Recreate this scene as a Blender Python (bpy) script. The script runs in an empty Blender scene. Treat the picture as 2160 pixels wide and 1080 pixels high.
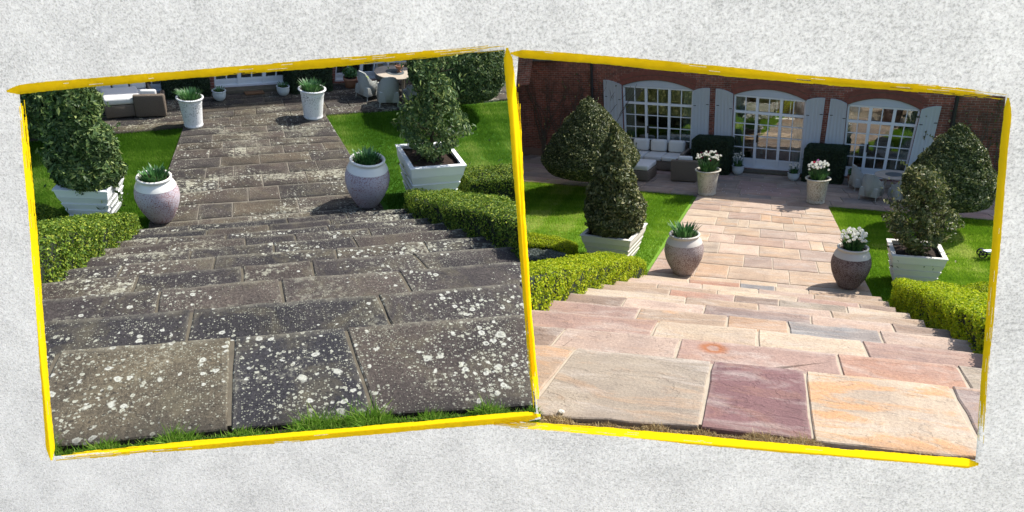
import bpy, bmesh, math, random
import numpy as np
from mathutils import Vector, Matrix
from mathutils.geometry import tessellate_polygon
random.seed(7); rng = np.random.default_rng(7)
sc = bpy.context.scene; C = sc.collection
R_ = math.radians
# ------------------------------------------------------------------ camera, sky, sun, exposure
F = 1400.0; CX, CY = 1080.0, 540.0; EYE = 2.4
def unit(v): v = np.array(v, float); return v / np.linalg.norm(v)
def frame_of(c, q, e):          # local axes (right, forward, up) of a garden, written in camera axes
    r = unit([(c[0]-CX)/F, (c[1]-CY)/F, 1]); q = unit([q[0], q[1], 0]); w = unit(q-(q@r)*r)
    V = math.sin(e)*r+math.cos(e)*w; f = unit(r-(r@V)*V); return np.array([np.cross(f, -V), f, -V])
RGR = frame_of((1600, 545), (-.082, .9966), R_(22.6)); RGL = frame_of((587, 534), (.087, .996), R_(33.3))
UPC = unit(RGR[2]+RGL[2]); FWC = unit(np.array([0, 0, 1.])-UPC[2]*UPC); RWC = np.array([np.cross(FWC, UPC), FWC, UPC])
cam = bpy.data.objects.new('camera', bpy.data.cameras.new('camera')); C.objects.link(cam); sc.camera = cam
cam.data.sensor_width = 36; cam.data.lens = 36*F/2160; cam.data.clip_start = .05; cam.data.clip_end = 500
cam.matrix_world = Matrix.Translation((0, 0, EYE)) @ Matrix((RWC@np.diag([1, -1, -1])).tolist()).to_4x4()
SAZ, SEL = R_(48), R_(47)       # sun: right of and behind the house, in the right-hand garden
s_cam = RGR.T@np.array([math.sin(SAZ)*math.cos(SEL), math.cos(SAZ)*math.cos(SEL), math.sin(SEL)])
SUN = RWC@s_cam
w = bpy.data.worlds.new('World'); sc.world = w; w.use_nodes = True
nt = w.node_tree; nt.nodes.clear()
sky = nt.nodes.new('ShaderNodeTexSky'); sky.sky_type = 'NISHITA'; sky.sun_disc = False
sky.sun_elevation = math.asin(SUN[2]); sky.sun_rotation = math.atan2(SUN[0], SUN[1]); sky.dust_density = 1.5
bg = nt.nodes.new('ShaderNodeBackground'); bg.inputs[1].default_value = .15
wo = nt.nodes.new('ShaderNodeOutputWorld'); nt.links.new(sky.outputs[0], bg.inputs[0]); nt.links.new(bg.outputs[0], wo.inputs[0])
sl = bpy.data.lights.new('sun', 'SUN'); sl.energy = 4.6; sl.angle = R_(.6); sl.color = (1, .965, .91)
so = bpy.data.objects.new('sun', sl); C.objects.link(so); so.rotation_euler = Vector(SUN.tolist()).to_track_quat('Z', 'Y').to_euler()
sc.view_settings.view_transform = 'Standard'; sc.view_settings.look = 'None'; sc.view_settings.exposure = .75
sc.view_settings.gamma = 1; sc.view_settings.use_curve_mapping = False
sc.cycles.use_denoising = True; sc.cycles.max_bounces = 7; sc.cycles.transparent_max_bounces = 12

# ------------------------------------------------------------------ node and mesh helpers
def nd(nt, t, ins=None, out=0, **pr):
    n = nt.nodes.new('ShaderNode'+t)
    for k, v in pr.items(): setattr(n, k, v)
    for k, v in (ins or {}).items():
        s = n.inputs[k]
        if isinstance(v, bpy.types.NodeSocket): nt.links.new(v, s)
        else: s.default_value = v
    return n.outputs[out]
def c4(c): return (c[0], c[1], c[2], 1)
def noise(nt, vec, scale, detail=3, rough=.55, dist=0, out=0): return nd(nt, 'TexNoise', {'Vector': vec, 'Scale': scale, 'Detail': detail, 'Roughness': rough, 'Distortion': dist}, out)
def ramp(nt, fac, stops, interp='LINEAR'):
    n = nt.nodes.new('ShaderNodeValToRGB'); nt.links.new(fac, n.inputs[0]); e = n.color_ramp.elements; n.color_ramp.interpolation = interp
    while len(e) < len(stops): e.new(.5)
    for el, (p, c) in zip(e, stops): el.position = p; el.color = c4(c) if hasattr(c, '__len__') else (c, c, c, 1)
    return n.outputs[0]
def mix(nt, f, a, b, mode='MIX'):
    n = nt.nodes.new('ShaderNodeMix'); n.data_type = 'RGBA'; n.blend_type = mode
    for s, v in ((n.inputs[0], f), (n.inputs[6], a), (n.inputs[7], b)):
        if isinstance(v, bpy.types.NodeSocket): nt.links.new(v, s)
        else: s.default_value = v if not hasattr(v, '__len__') else c4(v)
    return n.outputs[2]
def mth(nt, op, a, b=0., c=0., clamp=False): return nd(nt, 'Math', {0: a, 1: b, 2: c}, operation=op, use_clamp=clamp)
def ocoord(nt, scale=(1, 1, 1), rnd=0):
    v = nd(nt, 'TexCoord', out=3)
    if rnd:
        o = nd(nt, 'ObjectInfo', out=5); k = nd(nt, 'CombineXYZ', {0: mth(nt, 'MULTIPLY', o, 37.*rnd), 1: mth(nt, 'MULTIPLY', o, 91.*rnd), 2: mth(nt, 'MULTIPLY', o, 17.*rnd)})
        v = nd(nt, 'VectorMath', {0: v, 1: k}, operation='ADD')
    return nd(nt, 'Mapping', {'Vector': v, 'Scale': scale})
def material(name, build, rough=.8, spec=.3):
    m = bpy.data.materials.new(name); m.use_nodes = True; nt = m.node_tree; p = nt.nodes['Principled BSDF']
    p.inputs['Roughness'].default_value = rough; p.inputs['Specular IOR Level'].default_value = spec
    r = build(nt); r = r if isinstance(r, dict) else {'col': r}
    if isinstance(r['col'], bpy.types.NodeSocket): nt.links.new(r['col'], p.inputs['Base Color'])
    else: p.inputs['Base Color'].default_value = c4(r['col'])
    if 'h' in r: nt.links.new(nd(nt, 'Bump', {'Height': r['h'], 'Strength': r.get('bs', .5), 'Distance': r.get('bd', .01)}), p.inputs['Normal'])
    if 'rough' in r: nt.links.new(r['rough'], p.inputs['Roughness'])
    if r.get('trans'):
        tr = nd(nt, 'BsdfTranslucent', {'Color': r['col'] if isinstance(r['col'], bpy.types.NodeSocket) else c4(r['col'])})
        mx = nd(nt, 'MixShader', {0: r['trans'], 1: p.outputs[0], 2: tr}); nt.links.new(mx, nt.nodes['Material Output'].inputs[0])
    return m
def plain(name, col, rough=.7, var=.12, sc_=6, bump=.2, bd=.004, spec=.3):
    def b(nt):
        v = ocoord(nt, rnd=1); n = noise(nt, v, sc_, 4); return {'col': mix(nt, n, [x*(1-var) for x in col], [min(1, x*(1+var)) for x in col]), 'h': noise(nt, v, sc_*12, 3), 'bs': bump, 'bd': bd}
    return material(name, b, rough, spec)
def mesh(name, V, Fc, mat, parent=None, M=None, smooth=False, tint=None):
    me = bpy.data.meshes.new(name)
    if isinstance(V, np.ndarray) and isinstance(Fc, np.ndarray):
        nf, k = Fc.shape; me.vertices.add(len(V)); me.vertices.foreach_set('co', V.astype(np.float32).ravel())
        me.loops.add(nf*k); me.loops.foreach_set('vertex_index', Fc.astype(np.int32).ravel())
        me.polygons.add(nf); me.polygons.foreach_set('loop_start', np.arange(0, nf*k, k, dtype=np.int32)); me.update(calc_edges=True)
    else:
        me.from_pydata([tuple(v) for v in V], [], [tuple(f) for f in Fc]); me.update()
    if tint is not None:
        a = me.attributes.new('tint', 'FLOAT', 'POINT'); a.data.foreach_set('value', np.asarray(tint, np.float32))
    if mat: me.materials.append(mat)
    if smooth: me.polygons.foreach_set('use_smooth', np.ones(len(me.polygons), bool))
    o = bpy.data.objects.new(name, me); C.objects.link(o)
    if parent: o.parent = parent
    if M is not None: o.matrix_local = M
    return o
def empty(name, M): o = bpy.data.objects.new(name, None); C.objects.link(o); o.matrix_world = M; o.empty_display_size = .1; return o
def tag(o, label=None, cat=None, group=None, kind=None):
    if label: o['label'] = label
    if cat: o['category'] = cat
    if group: o['group'] = group
    if kind: o['kind'] = kind
    return o
class MB:
    def __init__(s): s.V = []; s.F = []
    def add(s, V, F): n = len(s.V); s.V += [tuple(v) for v in V]; s.F += [tuple(i+n for i in f) for f in F]; return s
    def hexa(s, P):      # 8 corners: bottom 4 then top 4
        return s.add(P, [(0, 3, 2, 1), (4, 5, 6, 7), (0, 1, 5, 4), (1, 2, 6, 5), (2, 3, 7, 6), (3, 0, 4, 7)])
    def box(s, x0, x1, y0, y1, z0, z1): return s.hexa([(x0, y0, z0), (x1, y0, z0), (x1, y1, z0), (x0, y1, z0), (x0, y0, z1), (x1, y0, z1), (x1, y1, z1), (x0, y1, z1)])
    def lathe(s, prof, n=40, mod=None):
        k = len(s.V); m = len(prof)
        for r, z in prof:
            for i in range(n):
                a = 2*math.pi*i/n; rr = r*(mod(a, z) if mod else 1); s.V.append((rr*math.cos(a), rr*math.sin(a), z))
        for j in range(m-1):
            for i in range(n): a = k+j*n+i; b = k+j*n+(i+1) % n; s.F.append((a, b, b+n, a+n))
        return s
    def disc(s, r, z, n=32, cx=0, cy=0): k = len(s.V); s.V += [(cx+r*math.cos(2*math.pi*i/n), cy+r*math.sin(2*math.pi*i/n), z) for i in range(n)]; s.F.append(tuple(range(k, k+n))); return s
    def tube(s, pts, rad, n=6):
        k = len(s.V); pts = [Vector(p) for p in pts]; rad = rad if hasattr(rad, '__len__') else [rad]*len(pts)
        for i, p in enumerate(pts):
            d = (pts[min(i+1, len(pts)-1)]-pts[max(i-1, 0)]).normalized(); u = d.orthogonal().normalized(); v = d.cross(u)
            for j in range(n): a = 2*math.pi*j/n; s.V.append(tuple(p+(u*math.cos(a)+v*math.sin(a))*rad[i]))
        for i in range(len(pts)-1):
            for j in range(n): a = k+i*n+j; b = k+i*n+(j+1) % n; s.F.append((a, b, b+n, a+n))
        s.F.append(tuple(k+j for j in range(n))[::-1]); s.F.append(tuple(k+(len(pts)-1)*n+j for j in range(n))); return s
    def ell(s, c, r, nu=10, nv=6):
        k = len(s.V)
        for j in range(nv+1):
            t = math.pi*j/nv-math.pi/2
            for i in range(nu): a = 2*math.pi*i/nu; s.V.append((c[0]+r[0]*math.cos(t)*math.cos(a), c[1]+r[1]*math.cos(t)*math.sin(a), c[2]+r[2]*math.sin(t)))
        for j in range(nv):
            for i in range(nu): a = k+j*nu+i; b = k+j*nu+(i+1) % nu; s.F.append((a, b, b+nu, a+nu))
        return s
    def obj(s, name, mat, parent=None, M=None, smooth=False, bevel=0, seg=2, auto=False):
        o = mesh(name, s.V, s.F, mat, parent, M, smooth)
        if bevel:
            b = o.modifiers.new('bevel', 'BEVEL'); b.width = bevel; b.segments = seg; b.limit_method = 'ANGLE'; b.angle_limit = R_(35)
            o.data.polygons.foreach_set('use_smooth', np.ones(len(o.data.polygons), bool))
        return o

# ------------------------------------------------------------------ a garden: its own level ground, seen from the viewpoint
def divx(y): return 1070+(y-100)*.0808
class Garden:
    def __init__(s, name, R, keep):
        s.name = name; s.R = R; s.keep = keep; s.e = np.array([0, 0, EYE])
        rot = Matrix((RWC@R.T).tolist()).to_4x4(); s.M = Matrix.Translation((0, 0, EYE)) @ rot @ Matrix.Translation((0, 0, -EYE))
        a = s.ray(divx(100), 100); b = s.ray(divx(900), 900); n = unit(np.cross(a, b))
        t = s.ray(600 if keep < 0 else 1600, 500)
        s.dn = n if n@t < 0 else -n          # points away from this garden
        s.grp = {}
    def ray(s, px, py): return s.R@np.array([(px-CX)/F, (py-CY)/F, 1.])
    def at(s, px, py, z=-2.25): r = s.ray(px, py); t = (z-EYE)/r[2]; return s.e+t*r
    def proj(s, P): c = (np.atleast_2d(P)-s.e)@s.R; return np.stack([CX+F*c[:, 0]/c[:, 2], CY+F*c[:, 1]/c[:, 2]], 1)
    def ok(s, P): q = s.proj(P); d = q[:, 0]-(1070+(q[:, 1]-100)*.0808); return d*s.keep > 0
    def height(s, P, py): c = s.R.T@(np.array(P)-s.e); u = s.R.T@np.array([0, 0, 1.]); v = (py-CY)/F; return (v*c[2]-c[1])/(u[1]-v*u[2])
    def wid(s, P, w): c = s.R.T@(np.array(P)-s.e); return w*c[2]/F/math.hypot(1, c[0]/c[2])*.98
    def root(s, name, P, yaw=0): return empty(name, s.M @ Matrix.Translation(Vector(P)) @ Matrix.Rotation(yaw, 4, 'Z'))
    def cut(s, o):          # trim a piece at the line where the two gardens meet
        bm = bmesh.new(); bm.from_mesh(o.data)
        r = bmesh.ops.bisect_plane(bm, geom=bm.verts[:]+bm.edges[:]+bm.faces[:], plane_co=(0, 0, EYE), plane_no=s.dn.tolist(), clear_outer=True)
        ed = [g for g in r['geom_cut'] if isinstance(g, bmesh.types.BMEdge)]
        if ed:
            try: bmesh.ops.holes_fill(bm, edges=ed)
            except Exception: pass
        n = len(bm.faces); bm.to_mesh(o.data); bm.free()
        if n == 0: me = o.data; bpy.data.objects.remove(o); bpy.data.meshes.remove(me); return None
        return o
GR = Garden('right', RGR, +1); GL = Garden('left', RGL, -1)
def true_map(g):          # plan of the garden in metres -> ground
    q, e, c = ((-.082, .9966), R_(22.6), (1600, 545)) if g is GR else ((.087, .996), R_(34.3), (587, 534))
    q = unit([q[0], q[1], 0]); V = math.sin(e)*np.array([0, 0, 1.])+math.cos(e)*q; f = unit(np.array([0, 0, 1.])-V[2]*V); RT = np.array([np.cross(f, -V), f, -V])
    def T(x, y, z=-1.5):
        k = RT.T@np.array([x, y, z-1.6]); return g.at(c[0]+873*k[0]/k[2], c[1]+873*k[1]/k[2], z*1.5)
    def I(px, py, z=-1.5):
        r = RT@np.array([(px-c[0])/873, (py-c[1])/873, 1.]); t = (z-1.6)/r[2]; return t*r[0], t*r[1]
    return T, I
TR, IR = true_map(GR); TL, IL = true_map(GL)
GR.T, GR.I = TR, IR; GL.T, GL.I = TL, IL
def yaw_at(g, px, py): x, y = g.I(px, py); a, b = g.T(x-.3, y), g.T(x+.3, y); return math.atan2(b[1]-a[1], b[0]-a[0])
def shape_lines(px): return [tuple(p) for p in px]
def yl(poly, x):
    for (x0, y0), (x1, y1) in zip(poly, poly[1:]):
        if x <= x1: break
    return y0+(y1-y0)*(x-x0)/(x1-x0)
def tri_of(V, Fc):
    T = []
    for f in Fc:
        for i in range(1, len(f)-1): T.append((f[0], f[i], f[i+1]))
    V = np.array(V, float); return V, np.array(T)
def sample(V, Fc, n):
    V, T = tri_of(V, Fc); a, b, c = V[T[:, 0]], V[T[:, 1]], V[T[:, 2]]; cr = np.cross(b-a, c-a); A = np.linalg.norm(cr, axis=1)+1e-12
    i = rng.choice(len(T), n, p=A/A.sum()); r1 = np.sqrt(rng.random(n))[:, None]; r2 = rng.random(n)[:, None]
    return (1-r1)*a[i]+r1*(1-r2)*b[i]+r1*r2*c[i], cr[i]/A[i][:, None]
def leaf_mesh(name, P, N, L, W, mat, parent, spread=.9, up=.0, g=None, origin=None, tintf=None):
    if g is not None: k = g.ok(P+origin); P, N = P[k], N[k]
    n = len(P)
    if n == 0: return None
    nr = N+rng.normal(0, spread, (n, 3))+np.array([0, 0, up]); nr /= np.linalg.norm(nr, axis=1)[:, None]
    t = rng.normal(0, 1, (n, 3)); t[:, 2] += .25; t -= (t*nr).sum(1)[:, None]*nr; t /= np.linalg.norm(t, axis=1)[:, None]; b = np.cross(nr, t)
    s = rng.uniform(.65, 1.25, n)[:, None]; l = L*s; w_ = W*s
    V = np.empty((n, 4, 3)); V[:, 0] = P-t*l*.5; V[:, 1] = P-b*w_*.5+nr*w_*.22-t*l*.04; V[:, 2] = P+t*l*.5-nr*l*.1; V[:, 3] = P+b*w_*.5+nr*w_*.22-t*l*.04
    k = np.arange(n)[:, None]*4; Fc = np.concatenate([k+[0, 1, 2], k+[0, 2, 3]], 1).reshape(-1, 3)
    tn = rng.random(n) if tintf is None else tintf(P, rng.random(n))
    return mesh(name, V.reshape(-1, 3), Fc, mat, parent, tint=np.repeat(tn, 4))
def lump(P, f=3., a=.06, seed=0):      # slow unevenness of clipped foliage
    q = P*f+seed; return a*(np.sin(q[:, 0]*1.3+q[:, 2])+np.sin(q[:, 1]*1.7-q[:, 2]*1.2+1.3)+np.sin(q[:, 2]*2.1+q[:, 0]*.7+2))/2

# ------------------------------------------------------------------ materials
def slab_mat(name, dark, stain=None):
    def b(nt):
        info = nt.nodes.new('ShaderNodeObjectInfo'); col, al = info.outputs['Color'], info.outputs['Alpha']
        v = ocoord(nt, rnd=1); g = ocoord(nt)
        n1 = noise(nt, v, 2.2, 6, .62, .6); n2 = noise(nt, g, 55, 4, .6); vs = nd(nt, 'Mapping', {'Vector': v, 'Scale': (.8, 3.0, 1)}); vs = nd(nt, 'VectorRotate', {'Vector': vs, 'Angle': mth(nt, 'MULTIPLY_ADD', info.outputs['Random'], 1.2, -.6)}, rotation_type='Z_AXIS')
        led = ramp(nt, noise(nt, nd(nt, 'Mapping', {'Vector': v, 'Scale': (.9, 1.8, 1)}), 1.6, 7, .62, .3), [(.40, 0), (.408, .5), (.545, .5), (.553, 1)])
        st = noise(nt, vs, 1.5, 8, .68, 1.1)
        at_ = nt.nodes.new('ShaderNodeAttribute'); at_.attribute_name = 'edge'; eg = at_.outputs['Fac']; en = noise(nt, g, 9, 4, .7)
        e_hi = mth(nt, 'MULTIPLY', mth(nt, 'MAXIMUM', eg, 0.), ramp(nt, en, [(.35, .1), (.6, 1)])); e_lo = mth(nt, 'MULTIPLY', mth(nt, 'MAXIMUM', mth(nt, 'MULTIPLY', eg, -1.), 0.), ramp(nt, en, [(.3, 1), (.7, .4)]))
        if not dark:
            c = mix(nt, 1., col, ramp(nt, n1, [(.3, (.80, .77, .76)), (.7, (1.18, 1.14, 1.08))]), 'MULTIPLY')
            c = mix(nt, mth(nt, 'MULTIPLY', ramp(nt, st, [(.5, 0), (.58, .9)]), al), c, (.50, .27, .12))
            c = mix(nt, mth(nt, 'MULTIPLY', ramp(nt, noise(nt, vs, 2.1, 7, .66, .7), [(.50, 0), (.64, .8)]), .5), c, (.48, .42, .36))
            c = mix(nt, .5, c, mix(nt, 1., c, ramp(nt, n2, [(.3, .55), (.75, 1.2)]), 'MULTIPLY')); c = mix(nt, .35, c, mix(nt, 1., c, ramp(nt, noise(nt, g, 170, 3, .7), [(.35, .5), (.68, 1.3)]), 'MULTIPLY'))
            vein = mth(nt, 'ABSOLUTE', mth(nt, 'SUBTRACT', noise(nt, nd(nt, 'Mapping', {'Vector': v, 'Scale': (1, 2.6, 1)}), 1.3, 5, .6, .5), .5))
            c = mix(nt, ramp(nt, vein, [(0, .35), (.005, 0)]), c, (.13, .08, .06))
            if stain:
                pos = nd(nt, 'TexCoord', out=3); d = nd(nt, 'VectorMath', {0: pos, 1: stain}, operation='SUBTRACT'); d = nd(nt, 'Mapping', {'Vector': d, 'Scale': (1, 1.35, 0)})
                L = mth(nt, 'ADD', nd(nt, 'VectorMath', {0: d}, out=1, operation='LENGTH'), mth(nt, 'MULTIPLY', mth(nt, 'SUBTRACT', noise(nt, g, 14, 4), .5), .07))
                c = mix(nt, ramp(nt, L, [(.0, .05), (.035, .15), (.06, .95), (.085, .6), (.13, 0)]), c, (.30, .10, .03))
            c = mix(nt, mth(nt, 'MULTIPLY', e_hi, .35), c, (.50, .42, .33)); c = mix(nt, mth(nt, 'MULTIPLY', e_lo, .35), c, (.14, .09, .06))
            h = mth(nt, 'ADD', mth(nt, 'MULTIPLY', n2, .25), mth(nt, 'MULTIPLY', st, 1.1))
            return {'col': c, 'h': mth(nt, 'ADD', h, mth(nt, 'MULTIPLY', led, .4)), 'bs': .8, 'bd': .016}
        c = mix(nt, 1., col, ramp(nt, n1, [(.28, (.55, .53, .55)), (.75, (1.35, 1.25, 1.1))]), 'MULTIPLY')
        c = mix(nt, .6, c, mix(nt, 1., c, ramp(nt, n2, [(.3, .25), (.72, 1.7)]), 'MULTIPLY')); c = mix(nt, .6, c, mix(nt, 1., c, ramp(nt, noise(nt, g, 190, 3, .7), [(.35, .35), (.68, 1.8)]), 'MULTIPLY'))
        big = noise(nt, g, 1.1, 4, .6); c = mix(nt, ramp(nt, noise(nt, g, 3.3, 7, .7, .4), [(.50, 0), (.72, .65)]), c, (.115, .10, .062))
        sy = nt.nodes.new('ShaderNodeSeparateXYZ'); nt.links.new(g, sy.inputs[0]); open_ = mth(nt, 'MINIMUM', mth(nt, 'MAXIMUM', mth(nt, 'MULTIPLY_ADD', sy.outputs[1], -.22, .76), 0.), .16)
        # crusts of white lichen, rings on the near slabs and crumbly patches further off
        for sc_, lo, cc, k in ((11, .30, (.38, .38, .32), .62), (19, .30, (.42, .42, .36), .47), (30, .30, (.34, .34, .27), .46), (45, .22, (.28, .28, .22), .40), (90, .25, (.25, .25, .19), .28), (40, .20, (.012, .011, .012), .5)):
            gw = nd(nt, 'VectorMath', {0: g, 1: nd(nt, 'VectorMath', {0: noise(nt, g, sc_*1.4, 3, out=1), 'Scale': .7/sc_}, operation='SCALE')}, operation='ADD')
            vo = nt.nodes.new('ShaderNodeTexVoronoi'); nt.links.new(gw, vo.inputs['Vector']); vo.inputs['Scale'].default_value = sc_; vo.inputs['Randomness'].default_value = 1
            rnd = nd(nt, 'SeparateColor', {0: vo.outputs['Color']}); dens = mth(nt, 'ADD', rnd, mth(nt, 'MULTIPLY', mth(nt, 'SUBTRACT', noise(nt, g, 1.3 if sc_ < 60 else 2.0, 3, .6), .5), 2.3))
            dens = mth(nt, 'ADD', dens, open_); rad = mth(nt, 'MULTIPLY', mth(nt, 'SUBTRACT', dens, k+.2, clamp=True), .9); e = mth(nt, 'SUBTRACT', mth(nt, 'MINIMUM', rad, .36), vo.outputs['Distance'])
            m = ramp(nt, e, [(0, 0), (.07, .9), (.15, 1), (.24, .55)]); c = mix(nt, mth(nt, 'MULTIPLY', m, .9 if cc[0] > .1 else .6), c, cc)
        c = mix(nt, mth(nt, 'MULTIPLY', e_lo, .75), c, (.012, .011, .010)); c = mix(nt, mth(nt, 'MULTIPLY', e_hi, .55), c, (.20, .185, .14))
        pm = ramp(nt, mth(nt, 'MULTIPLY', noise(nt, nd(nt, 'Mapping', {'Vector': g, 'Scale': (1, 1.4, 1)}), 1.3, 3), noise(nt, g, 26, 5, .75)), [(.30, 0), (.36, .85)])
        c = mix(nt, mth(nt, 'MULTIPLY', pm, al), c, (.42, .41, .31))
        h = mth(nt, 'ADD', mth(nt, 'MULTIPLY', n2, .6), mth(nt, 'MULTIPLY', st, .8)); return {'col': c, 'h': mth(nt, 'ADD', h, mth(nt, 'MULTIPLY', led, .4)), 'bs': .8, 'bd': .016}
    return material(name, b, .82 if dark else .72, .25)
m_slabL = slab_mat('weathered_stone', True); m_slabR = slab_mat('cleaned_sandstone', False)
m_jointL = plain('dark_joint', (.10, .085, .06), .95, .5, 14, .6); m_jointR = plain('pale_joint', (.40, .335, .25), .95, .25, 20, .6)
def leaf_mat(name, a, b, c_, rough=.45, trans=.25, spec=.5):
    def bl(nt):
        t = nt.nodes.new('ShaderNodeAttribute'); t.attribute_name = 'tint'; col = ramp(nt, t.outputs['Fac'], [(0, a), (.7, b), (1, c_)]); return {'col': col, 'trans': trans}
    return material(name, bl, rough, spec)
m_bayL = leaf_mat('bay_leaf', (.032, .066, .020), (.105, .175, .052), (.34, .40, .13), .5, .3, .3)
m_bayR = leaf_mat('bay_leaf_sun', (.040, .055, .014), (.125, .145, .045), (.40, .36, .16), .48, .3, .35)  # the _sun copies, here and below, carry the right garden's brighter light in their colour
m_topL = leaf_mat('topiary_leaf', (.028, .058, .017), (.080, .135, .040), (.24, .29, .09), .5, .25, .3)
m_topR = leaf_mat('topiary_leaf_sun', (.032, .046, .010), (.090, .115, .030), (.42, .40, .17), .46, .18, .35)  # palest tint paints sunlit specks into the crown
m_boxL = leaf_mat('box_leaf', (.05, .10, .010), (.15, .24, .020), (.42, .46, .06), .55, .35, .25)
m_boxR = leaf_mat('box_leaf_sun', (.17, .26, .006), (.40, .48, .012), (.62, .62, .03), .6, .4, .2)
m_dkhedge = leaf_mat('dark_hedge_leaf', (.006, .018, .006), (.02, .045, .014), (.05, .09, .03), .5, .15)
m_lav = leaf_mat('lavender_leaf', (.10, .13, .11), (.22, .26, .22), (.36, .38, .36), .7, .2)
m_tul = leaf_mat('tulip_leaf', (.035, .10, .03), (.07, .19, .05), (.15, .28, .09), .4, .25)
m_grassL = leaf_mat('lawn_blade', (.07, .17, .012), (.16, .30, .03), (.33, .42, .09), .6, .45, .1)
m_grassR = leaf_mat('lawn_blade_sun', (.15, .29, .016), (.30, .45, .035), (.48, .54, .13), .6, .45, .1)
m_dry = leaf_mat('dry_grass', (.24, .16, .07), (.50, .37, .18), (.70, .58, .32), .8, .2, .1)
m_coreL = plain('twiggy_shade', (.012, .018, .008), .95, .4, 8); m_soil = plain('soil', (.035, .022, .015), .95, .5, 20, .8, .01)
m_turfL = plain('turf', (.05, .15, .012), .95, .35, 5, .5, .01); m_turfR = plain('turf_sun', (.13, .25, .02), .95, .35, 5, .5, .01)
m_bark = plain('bark', (.07, .05, .035), .9, .4, 18, .7); m_white = plain('white_paint', (.74, .75, .74), .5, .06, 3, .12); m_paintR = plain('ivory_paint', (.66, .62, .55), .55, .08, 3, .12)
m_jarneck = plain('ivory_glaze', (.72, .70, .64), .35, .06, 5, .1, spec=.5)
def speck(name, base, spots, s=60, k=.55, dirt=(.3, .25, .2)):
    def b(nt):
        v = ocoord(nt, rnd=1); n = noise(nt, v, s, 4, .7); big = noise(nt, v, 3, 4); f = mth(nt, 'ADD', n, mth(nt, 'MULTIPLY', mth(nt, 'SUBTRACT', big, .5), .35))
        c = mix(nt, ramp(nt, f, [(k-.03, 0), (k+.03, 1)]), base, spots); c = mix(nt, ramp(nt, noise(nt, v, 4, 5, .7), [(.5, 0), (.75, .45)]), c, dirt); return {'col': c, 'h': n, 'bs': .4, 'bd': .006}
    return material(name, b, .75, .25)
m_jarL = speck('mottled_glaze', (.50, .46, .50), (.24, .10, .09), 75, .55, (.36, .20, .18)); m_jarR = speck('mottled_glaze_warm', (.38, .33, .31), (.15, .085, .07), 75, .53, (.24, .17, .15)); m_jarR2 = speck('mottled_glaze_shaded', (.24, .19, .18), (.08, .045, .04), 75, .50, (.14, .08, .07)); m_neckR = plain('stone_glaze', (.50, .46, .40), .5, .08, 5, .1)  # right-garden body glazes are darker: the jars' shaded side is in the colour
m_potL = speck('weathered_white_pot', (.70, .70, .69), (.22, .22, .22), 50, .60, (.55, .54, .47)); m_potR = speck('sandy_pot', (.50, .47, .39), (.20, .17, .13), 60, .56, (.34, .29, .20))
m_flute = plain('pale_blue_grey_pot', (.42, .47, .48), .6, .12, 5); m_terra = plain('terracotta', (.30, .15, .09), .8, .25, 6, .4)
def wicker(name, a, b):
    def bl(nt):
        v = ocoord(nt); wv = nt.nodes.new('ShaderNodeTexWave'); wv.bands_direction = 'Z'; wv.inputs['Scale'].default_value = 22; wv.inputs['Distortion'].default_value = 2.5; wv.inputs['Detail'].default_value = 3; wv.inputs['Detail Scale'].default_value = 3; nt.links.new(v, wv.inputs['Vector'])
        return {'col': mix(nt, wv.outputs['Fac'], a, b), 'h': wv.outputs['Fac'], 'bs': .8, 'bd': .01}
    return material(name, bl, .75, .2)
m_wickB = wicker('brown_wicker', (.10, .075, .055), (.30, .245, .19)); m_wickG = wicker('grey_wicker', (.26, .27, .24), (.62, .63, .58))
m_cush = plain('cream_fabric', (.62, .61, .58), .9, .08, 3, .3, .006); m_tab = plain('silvered_teak', (.42, .36, .29), .8, .25, 9, .4); m_iron = plain('black_metal', (.015, .015, .017), .45, .2, 6)
m_shut = plain('blue_grey_paint', (.41, .44, .48), .65, .06, 4, .15); m_frame = plain('window_paint', (.62, .64, .66), .5, .06, 4, .1)
m_curt = material('curtain_cloth', lambda nt: {'col': (.42, .50, .46), 'trans': .35}, .9, .1); m_room = plain('room_wall', (.34, .30, .26), .9); m_roomfl = plain('room_floor', (.22, .13, .08), .5)
m_slate = plain('roof_slate', (.06, .06, .065), .7, .3, 7); m_lead = plain('grey_gutter', (.10, .115, .12), .6, .2, 5)
def glassb(name):
    m = bpy.data.materials.new(name); m.use_nodes = True; nt = m.node_tree; nt.nodes.clear()
    fr = nd(nt, 'Fresnel', {'IOR': 1.6}); f = mth(nt, 'MULTIPLY_ADD', fr, .9, .10); v = ocoord(nt); bp = nd(nt, 'Bump', {'Height': noise(nt, v, 2.5, 2), 'Strength': .15, 'Distance': .02})
    s = nd(nt, 'MixShader', {0: f, 1: nd(nt, 'BsdfTransparent', {'Color': (.82, .88, .86, 1)}), 2: nd(nt, 'BsdfGlossy', {'Color': (1, 1, 1, 1), 'Roughness': .02, 'Normal': bp})})
    nt.links.new(s, nd(nt, 'OutputMaterial').node.inputs[0]) if False else None
    o = nt.nodes.new('ShaderNodeOutputMaterial'); nt.links.new(s, o.inputs[0]); return m
m_glass = glassb('window_glass')
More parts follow.
